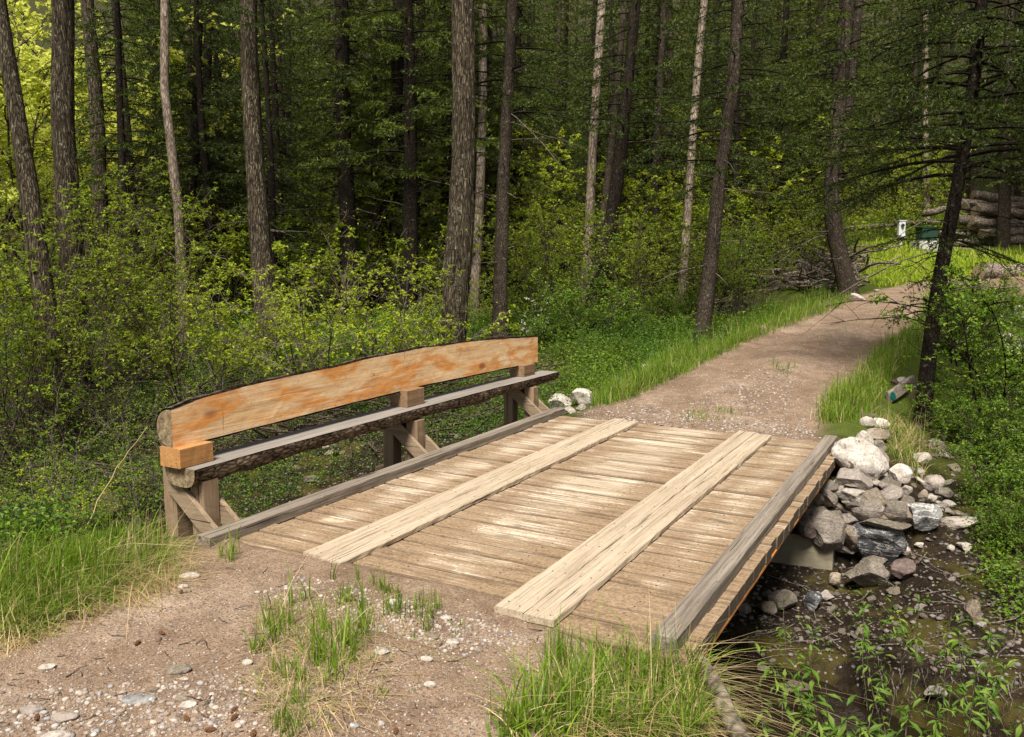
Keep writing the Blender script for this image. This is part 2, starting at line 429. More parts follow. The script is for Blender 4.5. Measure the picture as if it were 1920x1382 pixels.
def leaf_mat(name, c0, c1, c2, tr=.4, trc=None, rough=.5):
    b = MB(name)
    isl = b.island(); r = b.n('ObjectInfo').outputs['Random']
    col = b.ramp(isl, [(0, c0), (.5, c1), (1, c2)])
    col = b.mix(b.math('MULTIPLY', r, .30), col, c0)
    p = b.n('BsdfPrincipled', {'Base Color': col, 'Roughness': rough, 'Specular IOR Level': .25})
    t = b.n('BsdfTranslucent', {'Color': b.mix(.5, col, trc or c2)})
    ms = b.n('MixShader', {0: tr, 1: p.outputs[0], 2: t.outputs[0]})
    b.t.links.new(ms.outputs[0], b.out.inputs[0]); return b.m
M['leaf_yellow'] = leaf_mat('young_yellow_leaf', (.16, .25, .018), (.33, .42, .028), (.55, .58, .055), .45)
M['leaf_green'] = leaf_mat('mid_green_leaf', (.060, .135, .014), (.145, .26, .026), (.30, .41, .042), .40)
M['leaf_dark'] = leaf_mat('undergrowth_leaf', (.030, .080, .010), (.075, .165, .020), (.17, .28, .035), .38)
M['leaf_olive'] = leaf_mat('olive_leaf', (.095, .16, .014), (.22, .31, .024), (.42, .48, .04), .42)
M['leaf_willow'] = leaf_mat('willow_leaf', (.07, .15, .018), (.14, .25, .03), (.26, .36, .06), .40)
M['leaf_back'] = leaf_mat('sunlit_aspen_leaf', (.42, .50, .05), (.62, .66, .09), (.80, .82, .20), .5)  # very pale leaf colour carries the backlight of the upper left gap
M['needle'] = leaf_mat('fir_needle', (.015, .028, .005), (.042, .066, .009), (.095, .125, .016), .25)
M['needle_light'] = leaf_mat('spruce_needle', (.033, .055, .007), (.085, .122, .014), (.165, .20, .025), .28)
M['grass'] = leaf_mat('green_grass', (.075, .155, .012), (.16, .27, .022), (.31, .42, .045), .38)
M['grass_far'] = leaf_mat('meadow_grass', (.20, .31, .02), (.34, .46, .03), (.5, .58, .06), .35)
M['straw'] = leaf_mat('dry_straw', (.36, .26, .12), (.56, .43, .22), (.74, .61, .36), .3)
M['petal'] = leaf_mat('white_petal', (.75, .75, .70), (.8, .8, .76), (.85, .85, .8), .3)

def ground_mat():
    b = MB('ground_soil')
    c = b.n('TexCoord').outputs['Object']
    a = b.n('Attribute', attribute_name='mask'); ms = b.n('SeparateColor', {0: a.outputs['Color']})
    road, bed, grass = ms.outputs[0], ms.outputs[1], ms.outputs[2]
    nb = b.noise(c, 1.1, 5, .6, .3); nm = b.noise(c, 9, 5, .65); nf = b.noise(c, 70, 4, .7)
    # road dirt with grit
    v1 = b.n('TexVoronoi', {'Vector': c, 'Scale': 62.}); v2 = b.n('TexVoronoi', {'Vector': c, 'Scale': 24.})
    r1 = b.n('SeparateColor', {0: v1.outputs['Color']}).outputs[0]; r2 = b.n('SeparateColor', {0: v2.outputs['Color']}).outputs[0]
    dirt = b.ramp(nb, [(.3, (.195, .135, .094)), (.5, (.305, .22, .158)), (.7, (.42, .322, .245))])
    dirt = b.mix(b.ramp(nm, [(.35, .9), (.58, 0)]), dirt, b.mix(.5, dirt, (.14, .085, .055)))
    dirt = b.mix(b.ramp(nf, [(.38, .9), (.52, 0)]), dirt, (.10, .060, .036))
    peb = b.ramp(r1, [(0, (.08, .065, .055)), (.4, (.27, .21, .17)), (.8, (.40, .335, .28)), (1, (.52, .46, .40))])
    dist1 = b.ramp(v1.outputs['Distance'], [(.18, 1), (.34, 0)])
    pm = b.math('MULTIPLY', dist1, b.ramp(b.math('ADD', r1, b.math('MULTIPLY', nm, .55)), [(.66, 0), (.78, 1)]))
    dirt = b.mix(b.math('MULTIPLY', pm, .85), dirt, peb)
    dist2 = b.ramp(v2.outputs['Distance'], [(.14, 1), (.24, 0)])
    pm2 = b.math('MULTIPLY', dist2, b.ramp(r2, [(.74, 0), (.80, 1)]))
    dirt = b.mix(b.math('MULTIPLY', pm2, .8), dirt, b.ramp(r2, [(.75, (.22, .2, .19)), (.88, (.5, .43, .37)), (1, (.7, .66, .6))]))
    pt = b.noise(c, 3.4, 5, .7)
    dirt = b.mix(b.math('MULTIPLY', b.ramp(pt, [(.42, 1), (.56, 0)]), .55), dirt, b.mix(.45, dirt, (.07, .042, .026)))
    # creek bed: dark silt, moss, stones; silt colour lowered further for the gully's shade
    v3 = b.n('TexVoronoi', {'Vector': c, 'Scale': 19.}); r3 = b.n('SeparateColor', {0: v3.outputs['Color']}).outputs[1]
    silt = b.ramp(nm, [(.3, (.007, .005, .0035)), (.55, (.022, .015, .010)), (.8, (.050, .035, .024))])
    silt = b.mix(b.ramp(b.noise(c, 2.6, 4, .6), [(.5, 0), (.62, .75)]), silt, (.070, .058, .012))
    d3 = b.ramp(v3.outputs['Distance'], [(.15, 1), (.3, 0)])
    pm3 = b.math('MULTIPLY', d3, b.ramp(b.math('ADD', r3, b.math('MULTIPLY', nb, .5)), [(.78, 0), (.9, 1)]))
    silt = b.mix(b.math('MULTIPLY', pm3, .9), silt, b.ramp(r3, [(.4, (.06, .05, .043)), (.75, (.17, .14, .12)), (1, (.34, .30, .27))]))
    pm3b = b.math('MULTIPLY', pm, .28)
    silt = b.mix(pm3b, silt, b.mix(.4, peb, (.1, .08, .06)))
    # forest litter
    lit = b.ramp(nm, [(.3, (.016, .013, .008)), (.55, (.046, .034, .020)), (.8, (.105, .080, .045))])
    lit = b.mix(b.ramp(b.noise(c, 34, 3, .7), [(.55, 0), (.66, .8)]), lit, (.17, .13, .085))
    lit = b.mix(b.ramp(b.noise(c, 1.7, 4, .6), [(.42, 0), (.62, .85)]), lit, (.030, .050, .010))
    gcol = b.ramp(nf, [(.3, (.035, .055, .010)), (.6, (.085, .11, .018)), (.8, (.19, .16, .05))])
    col = b.mix(grass, lit, gcol)
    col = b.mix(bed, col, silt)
    col = b.mix(road, col, dirt)
    hgt = b.math('ADD', b.math('MULTIPLY', nf, .4), b.math('MULTIPLY', pm, .7))
    hgt = b.math('ADD', hgt, b.math('ADD', b.math('MULTIPLY', pm2, .9), b.math('MULTIPLY', nm, .5)))
    hgt = b.math('ADD', hgt, b.math('MULTIPLY', b.math('MULTIPLY', pm3, bed), 1.2))
    b.bsdf(col, .95, b.bump(hgt, .8, .012), .1); return b.m
M['ground'] = ground_mat()

def rock_mat(name, dark, mid, light, vein=None, moss=0, sc=6., vstr=.9, patch=None):
    b = MB(name)
    c = b.n('TexCoord').outputs['Object']; r = b.n('ObjectInfo').outputs['Random']
    off = b.n('CombineXYZ', {0: b.math('MULTIPLY', r, 41.), 1: b.math('MULTIPLY', r, 23.), 2: b.math('MULTIPLY', r, 67.)})
    c = b.n('VectorMath', {0: c, 1: off}, operation='ADD').outputs[0]
    n1 = b.noise(c, sc, 6, .68, .5); n2 = b.noise(c, sc*9, 4, .7)
    col = b.ramp(n1, [(.3, dark), (.5, mid), (.68, light)])
    col = b.mix(b.ramp(n2, [(.36, .6), (.5, 0)]), col, tuple(q*.55 for q in dark))
    h = b.math('ADD', n1, b.math('MULTIPLY', n2, .35))
    if vein:
        g = b.n('Mapping', {'Vector': c, 'Scale': (1.2, 1.2, 4.5), 'Rotation': (.6, .7, .2)}).outputs[0]
        v = b.noise(g, 5.5, 5, .7, 1.4)
        col = b.mix(b.math('MULTIPLY', b.ramp(v, [(.535, 0), (.58, 1), (.63, 0)]), vstr), col, vein)
        h = b.math('ADD', h, b.math('MULTIPLY', v, .4))
    if patch:
        pn = b.noise(c, 4.2, 5, .75, .3)
        col = b.mix(b.ramp(pn, [(.56, 0), (.60, .95)]), col, b.mix(n2, (.05, .036, .024), (.14, .10, .065)))
    if moss:
        nz = b.n('SeparateXYZ', {0: b.n('NewGeometry').outputs['Normal']}).outputs[2]
        mm = b.math('MULTIPLY', b.ramp(nz, [(.2, 0), (.8, 1)]), b.ramp(b.noise(c, 8, 4, .7), [(.42, 0), (.6, 1)]))
        col = b.mix(b.math('MULTIPLY', mm, moss), col, (.085, .075, .014))
    b.bsdf(col, .9, b.bump(h, .9, .025), .2); return b.m
M['r_white'] = rock_mat('white_limestone', (.26, .225, .19), (.47, .42, .37), (.68, .64, .59), None, 0, 5)
M['r_boulder'] = rock_mat('white_boulder_stone', (.30, .26, .22), (.50, .45, .40), (.68, .64, .59), None, 0, 5, .9, True)
M['r_grey'] = rock_mat('grey_stone', (.12, .10, .085), (.24, .205, .175), (.40, .35, .305), (.52, .48, .43), .45, 6, .35)
M['r_tan'] = rock_mat('tan_stone', (.13, .10, .075), (.27, .22, .17), (.43, .37, .30), None, .1, 6)
M['r_dark'] = rock_mat('dark_veined_stone', (.022, .023, .026), (.065, .066, .072), (.15, .15, .155), (.60, .58, .55), 0, 5, .8)
M['r_band'] = rock_mat('grey_white_banded_stone', (.10, .10, .10), (.24, .235, .23), (.38, .37, .36), (.78, .76, .73), 0, 5, .95)
M['r_purple'] = rock_mat('purple_brown_stone', (.065, .045, .042), (.15, .11, .10), (.26, .20, .185), None, .2, 6)
M['r_moss'] = rock_mat('mossy_stone', (.06, .05, .035), (.12, .10, .07), (.2, .17, .13), None, 1.0, 6)
M['r_pink'] = rock_mat('pinkish_stone', (.20, .165, .14), (.36, .31, .275), (.52, .465, .42), None, 0, 6)

def pebble_mat(name, dk):
    b = MB(name); isl = b.island(); c = b.n('TexCoord').outputs['Object']
    k = dk
    col = b.ramp(isl, [(0, (.14*k, .115*k, .10*k)), (.3, (.30*k, .235*k, .19*k)), (.6, (.44*k, .37*k, .31*k)), (.82, (.60*k, .53*k, .47*k)), (.93, (.30*k, .30*k, .33*k)), (1, (.66*k, .62*k, .57*k))])
    n = b.noise(c, 60, 3, .7)
    col = b.mix(b.ramp(n, [(.3, .45), (.6, 0)]), col, tuple(q*k for q in (.2, .14, .09)))
    b.bsdf(col, .85, b.bump(n, .4, .004), .25); return b.m
M['pebble'] = pebble_mat('road_pebble', .85)
M['pebble_bed'] = pebble_mat('creek_pebble', .38)

def simple(name, col, rough=.6, nsc=12, amt=.3, spec=.3, metal=0., bump=.2):
    b = MB(name); c = b.n('TexCoord').outputs['Object']
    n = b.noise(c, nsc, 5, .65)
    cc = b.mix(b.math('MULTIPLY', b.ramp(n, [(.3, 1), (.65, 0)]), amt), col, tuple(q*.45 for q in col))
    b.bsdf(cc, rough, b.bump(n, bump, .01), spec, Metallic=metal); return b.m
M['concrete'] = simple('stained_concrete', (.30, .265, .19), .95, 5, .55, .15, 0, .5)
M['rust'] = simple('rust_orange_steel', (.48, .19, .05), .8, 18, .45, .3, 0, .4)
M['girder_dark'] = simple('dark_steel', (.06, .04, .03), .8, 10, .4)
M['meter_grey'] = simple('pale_grey_paint', (.66, .68, .70), .45, 3, .12)
M['meter_dark'] = simple('dark_glass', (.03, .03, .03), .25, 3, .1)
M['utility_green'] = simple('utility_green_paint', (.018, .055, .035), .5, 4, .25)
M['pad'] = simple('pale_concrete', (.56, .55, .50), .9, 8, .25)
M['teal'] = simple('teal_plastic', (.006, .10, .09), .45, 30, .4)
M['cone'] = simple('pine_cone', (.16, .075, .035), .85, 60, .6)

def water_mat():
    b = MB('creek_water'); c = b.n('TexCoord').outputs['Object']
    n = b.noise(c, 7, 3, .5, .4)
    b.bsdf((.10, .075, .045), .06, b.bump(n, .25, .02), .5, **{'Transmission Weight': .85, 'IOR': 1.33}); return b.m
M['water'] = water_mat()

# ------------------------------------------------------------------ ground sheet
def axis_pts(lo, hi, a, b, step, grow):
    mid = list(np.arange(a, b+1e-6, step))
    r, s, q = [], step, b
    while q < hi: s *= grow; q += s; r.append(q)
    l, s, q = [], step, a
    while q > lo: s *= grow; q -= s; l.append(q)
    return np.array(l[::-1]+mid+r)
gx = axis_pts(-150, 150, -7.2, 2.2, .045, 1.045)
gy = axis_pts(-40, 190, 1.6, 12.5, .045, 1.04)
X, Y = np.meshgrid(gx, gy)
Z = T(X, Y)
d_ = road_d(X.ravel(), Y.ravel()).reshape(X.shape)
wig = .22*fbm(X*1.1, Y*1.1, s=41, o=4)
road = (1-sst(np.abs(d_)+wig, 1.25, 1.62))*sst(Y, 8.9, 9.3)
nearroad = (1-sst(Y, 4.2, 4.4))*sst(X+wig*.8, -5.0, -4.5)*(1-sst(X+wig*.6+.35*(Y-2), -.55, -.15))
road = np.maximum(road, nearroad)
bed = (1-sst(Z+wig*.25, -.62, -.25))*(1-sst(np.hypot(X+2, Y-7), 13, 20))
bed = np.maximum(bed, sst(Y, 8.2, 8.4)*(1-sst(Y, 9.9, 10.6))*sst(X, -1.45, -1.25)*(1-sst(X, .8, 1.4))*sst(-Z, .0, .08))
gr = sst(np.abs(d_)+wig, 1.3, 1.6)*(1-sst(np.abs(d_)+wig*2, 2.4, 3.6))*sst(Y, 9.4, 10.2)
mead = (Y > 23)*(X > -5)*sst(Y-X*.0, 22, 24)*(1-sst(Y, 36, 40))
gr = np.clip(np.maximum(np.maximum(gr, mead), (Y < 4.3)*(1-nearroad)*.7), 0, 1)
nx, ny = len(gx), len(gy)
i, j = np.meshgrid(np.arange(nx-1), np.arange(ny-1)); k = (j*nx+i).ravel()
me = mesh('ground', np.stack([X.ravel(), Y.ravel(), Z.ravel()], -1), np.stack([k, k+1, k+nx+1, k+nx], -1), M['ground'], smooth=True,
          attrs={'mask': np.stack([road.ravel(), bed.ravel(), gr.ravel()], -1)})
tag(put('ground', me), kind='structure')

# creek water: a strip lying in the bed
wx = np.linspace(-22, 9, 90); wy = np.linspace(3.2, 8.2, 16)
WX, WY = np.meshgrid(wx, wy)
WZ = WATER+.004*fbm(WX*2, WY*2, s=77)-.0*WX
i, j = np.meshgrid(np.arange(len(wx)-1), np.arange(len(wy)-1)); k = (j*len(wx)+i).ravel(); n = len(wx)
tag(put('creek_water', mesh('creek_water', np.stack([WX.ravel(), WY.ravel(), WZ.ravel()], -1), np.stack([k, k+1, k+n+1, k+n], -1), M['water'], smooth=True)), kind='structure')

# ------------------------------------------------------------------ bridge
bridge = tag(empty('timber_bridge', (-2.95, 3.97, 0)), 'timber plank bridge over the creek with two runner tracks and grey kerb beams', 'bridge')
BO = np.array([-2.95, 3.97, 0.])
def bpart(name, g, mat, parent=bridge, org=BO, smooth=False, label=None):
    # keep world coordinates for the grain: the mesh stays in world space, the object is moved back
    o = put(name, g.mesh(name, mat, smooth))
    o.parent = parent; o.location = [-q for q in org]
    if label: o['label'] = label
    return o
def disc(g, x, y, z, rad, r):
    a = np.arange(7)*2*pi/7; g.add(np.stack([x+rad*np.cos(a), y+rad*np.sin(a), np.full(7, z)], -1), np.arange(7)[None], 1)   # nail head
g = Geo(); y = 3.905; r = np.random.default_rng(3)
while y < 9.66:
    w = min(r.choice([.185, .19, .19, .235])*r.uniform(.97, 1.03), 9.69-y)
    if w < .05: break
    dz = r.normal(0, .005); x1 = -1.146+r.normal(0, .004); x0 = -4.73+r.normal(0, .012)
    gap = r.choice([.007, .009, .011, .019])
    g.add(*beam((x0, y+w/2, -.046+dz), (x1, y+w/2+r.normal(0, .003), -.046+dz+r.normal(0, .002)), w-gap, .09, seg=22, jit=.0018, ch=.009, r=r))
    for nx_ in (-1.62, -2.55, -3.15, -3.55, -4.45):
        for ny_ in (.28, .72): disc(g, nx_+r.normal(0, .012), y+w*ny_, .0+dz+.0015, .0055, r)
    y += w
bpart('deck', g, [M['deck'], M['girder_dark']])
def runner(xa, xb, y0, y1, lab=None, sk=0):
    g = Geo(); g.add(*beam(((xa+xb)/2, y0, .0235), ((xa+xb)/2+sk, y1, .0235), xb-xa-.006, .042, seg=46, jit=.0022, ch=.006))
    r = np.random.default_rng(int(-xa*1000))
    for yy in np.arange(y0+.08, y1-.05, .56):
        for k_ in (.27, .73): disc(g, xa+(xb-xa)*k_+sk*(yy-y0)/(y1-y0)+r.normal(0, .008), yy+r.normal(0, .02), .0465, .0055, r)
    return bpart('runner_board', g, [M['runner'], M['girder_dark']], label=lab)
runner(-3.88, -3.71, 4.06, 9.63); runner(-3.71, -3.515, 4.02, 7.72); runner(-3.708, -3.52, 7.735, 9.55)
runner(-2.30, -2.105, 3.925, 9.60, sk=-.01); runner(-2.105, -1.905, 3.91, 9.52, sk=-.005)
g = Geo(); g.add(*beam((-4.635, 3.87, .0425), (-4.69, 9.76, .0425), .135, .088, seg=40, jit=.0012, ch=.007)); bpart('kerb_beam', g, M['curb'], label='kerb beam along the log bench')
g = Geo(); g.add(*beam((-1.29, 3.93, .0425), (-1.295, 9.64, .0425), .132, .088, seg=40, jit=.0012, ch=.007)); bpart('kerb_beam', g, M['curb'], label='kerb beam along the open creek side')
g = Geo(); g.add(*beam((-1.165, 3.99, -.103), (-1.165, 9.66, -.103), .03, .022, seg=30, jit=.0015, ch=.003)); bpart('edge_strip', g, M['rust'])
for xx in (-1.62, -2.55, -3.55, -4.45):
    g = Geo()
    for zz_, ww, hh in ((-.102, .14, .018), (-.25, .016, .272), (-.395, .13, .018)): g.add(*beam((xx, 4.0, zz_), (xx, 9.3, zz_), ww, hh, seg=4, jit=0, ch=.002))
    bpart('girder', g, M['girder_dark'])
for yy in (4.18, 6.86, 9.42):
    g = Geo(); g.add(*beam((-4.5, yy, -.21), (-5.42, yy, -.23), .14, .17, seg=6)); bpart('outrigger_beam', g, M['post'])

ab = tag(empty('concrete_abutment', (-2.9, 8.6, -1.2)), 'low stained concrete abutment under the far end of the bridge', 'abutment')
g = Geo()
r = np.random.default_rng(5)
nxx, nzz = 40, 14
xs = np.linspace(-4.9, -1.07, nxx); zs = np.linspace(-1.5, -.72, nzz)
XX, ZZ = np.meshgrid(xs, zs)
front = 8.47-.02*fbm(XX*3, ZZ*3, s=3)+.05*(ZZ+1.5)
top = (ZZ > -.46)*0
V1 = np.stack([XX, front, ZZ+.03*fbm(XX*2, XX*0, s=8)*(ZZ > -.8)], -1).reshape(-1, 3)
V2 = V1+np.array([0, .55, 0])
i, j = np.meshgrid(np.arange(nxx-1), np.arange(nzz-1)); k = (j*nxx+i).ravel()
Q = np.stack([k, k+1, k+nxx+1, k+nxx], -1); N0 = len(V1)
side = np.array([[q*nxx+nxx-1, N0+q*nxx+nxx-1, N0+(q+1)*nxx+nxx-1, (q+1)*nxx+nxx-1] for q in range(nzz-1)])
tp = np.array([[(nzz-1)*nxx+q, (nzz-1)*nxx+q+1, N0+(nzz-1)*nxx+q+1, N0+(nzz-1)*nxx+q] for q in range(nxx-1)])
g.add(np.concatenate([V1, V2]), [Q, Q[:, ::-1]+N0, side, tp])
o = put('wall_block', g.mesh('wall_block', M['concrete'])); o.parent = ab; o.location = (2.9, -8.6, 1.2)

# ------------------------------------------------------------------ log bench
bench = tag(empty('log_bench', (-5.0, 4.0, 0)), 'long half-log bench with a bright orange backrest beside the bridge deck', 'bench')
NO = np.array([-5.0, 4.0, 0.])
def npart(name, g, mat, parent=bench, smooth=False, label=None, org=NO):
    o = put(name, g.mesh(name, mat, smooth)); o.parent = parent; o.location = [-q for q in org]
    if label: o['label'] = label
    return o
ny_ = 90
ty = np.array([3.99, 4.26, 4.6, 5.12, 5.6, 6.2, 7.17, 7.9, 8.58, 9.4, 10.03]); tz = np.array([.934, .974, 1.004, 1.020, 1.036, 1.060, 1.082, 1.072, 1.055, 1.015, .981])
by = np.array([3.99, 4.29, 5.15, 6.19, 7.16, 8.57, 10.03]); bz = np.array([.645, .651, .662, .674, .683, .666, .644])
ys = np.linspace(3.99, 10.03, ny_)
zt = np.interp(ys, ty, tz)+.006*fbm(ys*2.2, ys*0, s=4, o=3); zb = np.interp(ys, by, bz)+.003*fbm(ys*3, ys*0, s=6)
xf = -5.05-.0197*(ys-4)
# body: flat sawn face, sawn ends; the round back is bark
def halflog(ys, xf, zt, zb, bulge, nb=14):
    """rings of the round side, from the top edge round the back to the bottom edge"""
    a = np.linspace(0, pi, nb)
    cz = (zt+zb)/2; hz = (zt-zb)/2
    Zr = cz[:, None]+hz[:, None]*np.cos(a)[None]; Xr = xf[:, None]-bulge*np.sin(a)[None]**.8
    return np.stack([Xr, np.repeat(ys[:, None], nb, 1), Zr], -1)
ring = halflog(ys, xf, zt, zb, .165)
nb = ring.shape[1]
g = Geo()
fz = np.linspace(0, 1, 8)
face = np.stack([np.repeat(xf[:, None], 8, 1)+.002*fbm(ys[:, None]*5+0*fz, 9*fz[None]+0*ys[:, None], s=2), np.repeat(ys[:, None], 8, 1), zb[:, None]+(zt-zb)[:, None]*fz[None]], -1)
i, j = np.meshgrid(np.arange(7), np.arange(ny_-1)); k = (j*8+i).ravel()
g.add(face.reshape(-1, 3), np.stack([k, k+8, k+9, k+1], -1), 0)
for e in (0, ny_-1):
    loop = ring[e].copy()
    g.add(loop, np.array([np.arange(nb) if e else np.arange(nb)[::-1]]), 1 if e == 0 else 0)
backrest = npart('backrest', g, [M['orange'], M['endgrain']])
g = Geo()
bk = ring.copy(); cx = np.stack([xf-.03, ys, (zt+zb)/2], -1)[:, None]
dirv = bk-cx; dirv /= np.linalg.norm(dirv, axis=2)[..., None]
nz_ = fbm(bk[..., 1]*7, bk[..., 2]*14, bk[..., 0]*14, s=11, o=4)
bk = bk+dirv*(.017+.009*nz_)[..., None]
bk[:, 0, 0] = xf+.004*fbm(ys*9, ys*0, s=5); bk[:, 0, 2] += .004
i, j = np.meshgrid(np.arange(nb-1), np.arange(ny_-1)); k = (j*nb+i).ravel()
bkq = np.stack([k, k+1, k+nb+1, k+nb], -1)
lip = np.stack([xf-.001, ys, zt-.003], -1)
Vb = np.concatenate([bk.reshape(-1, 3), lip]); o0 = ny_*nb; jj = np.arange(ny_-1)
g.add(Vb, [bkq, np.stack([o0+jj, o0+jj+1, (jj+1)*nb, jj*nb], -1)])
bo = put('bark', g.mesh('bark', M['bark_strip'], True)); bo.parent = backrest
# seat: flat side up
ys = np.linspace(4.02, 10.2, ny_)
zs_ = .500+.010*np.sin((ys-4)/6.1*pi)
xfr = -4.83-.0100*ys+.010*fbm(ys*1.3, ys*0, s=14); xbk = -5.185-.018*(ys-4)
a = np.linspace(0, pi, nb)
cxm = (xfr+xbk)/2; hw = (xfr-xbk)/2
dpt = .130+.012*fbm(ys*1.1, ys*0, s=19)
skew = (np.linspace(.0, 0, ny_))
ring = np.stack([cxm[:, None]+hw[:, None]*np.sign(np.cos(a))[None]*np.abs(np.cos(a))[None]**.55, np.repeat(ys[:, None], nb, 1), zs_[:, None]-dpt[:, None]*np.sin(a)[None]**.7], -1)
g = Geo()
tx = np.linspace(0, 1, 8)
top = np.stack([xfr[:, None]+(xbk-xfr)[:, None]*tx[None], np.repeat(ys[:, None], 8, 1), np.repeat(zs_[:, None], 8, 1)+.002*fbm(ys[:, None]*4+0*tx, 9*tx[None]+0*ys[:, None], s=3)], -1)
i, j = np.meshgrid(np.arange(7), np.arange(ny_-1)); k = (j*8+i).ravel()
g.add(top.reshape(-1, 3), np.stack([k, k+8, k+9, k+1], -1)[:, ::-1], 0)
for e in (0, ny_-1): g.add(ring[e], np.array([np.arange(nb)[::-1] if e else np.arange(nb)]), 1)
seat = npart('seat', g, [M['seat'], M['endgrain']])
cx = np.stack([cxm, ys, zs_-.02], -1)[:, None]; dirv = ring-cx; dirv /= np.linalg.norm(dirv, axis=2)[..., None]
nz_ = fbm(ring[..., 1]*8, ring[..., 2]*18, ring[..., 0]*14, s=17, o=4)
bk = ring+dirv*(.008+.012*nz_)[..., None]; bk[:, 0, 2] = zs_-.003; bk[:, -1, 2] = zs_-.003
g = Geo(); i, j = np.meshgrid(np.arange(nb-1), np.arange(ny_-1)); k = (j*nb+i).ravel()
g.add(bk.reshape(-1, 3), np.stack([k, k+nb, k+nb+1, k+1], -1))
so = put('bark', g.mesh('bark', M['bark_log'], True)); so.parent = seat
# spacer blocks
for yy, mt, lb in ((4.13, 'block', 'bright orange spacer block'), (6.98, 'block_grey', 'brown spacer block'), (9.62, 'block_grey', 'dull brown spacer block')):
    g = Geo(); zs0 = .503+.010*math.sin((yy-4)/6.1*pi); zb0 = float(np.interp(yy, by, bz))-.002
    zb0 += .004
    g.add(*beam((-5.07-.02*(yy-4), yy-.15, (zs0+zb0)/2), (-5.07-.02*(yy-4), yy+.15, (zs0+zb0)/2), .215, zb0-zs0, seg=6, jit=.001, ch=.004))
    npart('spacer_block', g, M[mt], label=lb)
for yy in (4.17, 6.86, 9.42):
    for xx, zlo, ztop in ((-5.25, -.30, .49), (-4.945, -.10, .39)):
        g = Geo(); g.add(*beam((xx, yy, zlo), (xx, yy, ztop), .135, .145, up=(0, 1, 0), seg=8, jit=.0015, ch=.006)); npart('post', g, M['post'])
    for dy in (-.098, .098):
        g = Geo(); g.add(*beam((-5.19, yy+dy, .36), (-4.72, yy+dy, -.02 if dy < 0 else .0), .04, .14, up=(0, 0, 1), seg=8, jit=.001, ch=.004)); npart('brace', g, M['brace'])

# ------------------------------------------------------------------ rocks
import bmesh
ICO = {}
for lv in (0, 1, 2, 3, 4):
    bm = bmesh.new(); bmesh.ops.create_icosphere(bm, subdivisions=lv+1 if lv else 1, radius=1)
    ICO[lv] = (np.array([v.co[:] for v in bm.verts]), np.array([[v.index for v in f.verts] for f in bm.faces])); bm.free()

def rock_geo(seed, lv=3, cuts=9, rough=.07, lo=.55, hi=.92):
    r = np.random.default_rng(seed)
    V, F = ICO[lv]; V = V.copy()
    for _ in range(cuts):
        n = r.normal(size=3); n /= np.linalg.norm(n)
        o = r.uniform(lo, hi); dd = V@n-o
        V -= np.maximum(dd, 0)[:, None]*n*.96
    V += ICO[lv][0]*(rough*fbm(V[:, 0]*1.8+seed, V[:, 1]*1.8, V[:, 2]*1.8, s=seed % 97, o=4))[:, None]
    V /= np.abs(V).max(0)
    return V, F
def rock(name, px, py, w, h, mat, label, seed, cat='rock', group=None, roll=0., dr=.9, sink=.12, cuts=9, lo=.55, rough=.07, lv=3, dep=None, smooth=False, parent=None):
    """a stone whose outline covers w x h photo pixels, resting on the ground below (px, py)"""
    b = at(px, py+h*.42)
    if dep is not None:
        if dep < dep_of(b): b = depth_pt(px, py+h*.42, dep)
    dp = dep_of(b); s = dp/FPX
    W_, H_ = w*s/2, h*s/2
    V, F = rock_geo(seed, lv, cuts+3, rough, lo-.04)
    V = V*np.array([W_, (W_+H_)/2*dr, H_])
    me = mesh(name, V, F, mat, smooth=smooth)
    o = put(name, me, loc=(b[0], b[1]+(W_+H_)/2*dr*.05, b[2]+H_*(1-2*sink)))
    o.rotation_euler = (0, math.radians(roll), YAW)
    return tag(o, label, cat, group)

R_ = rock
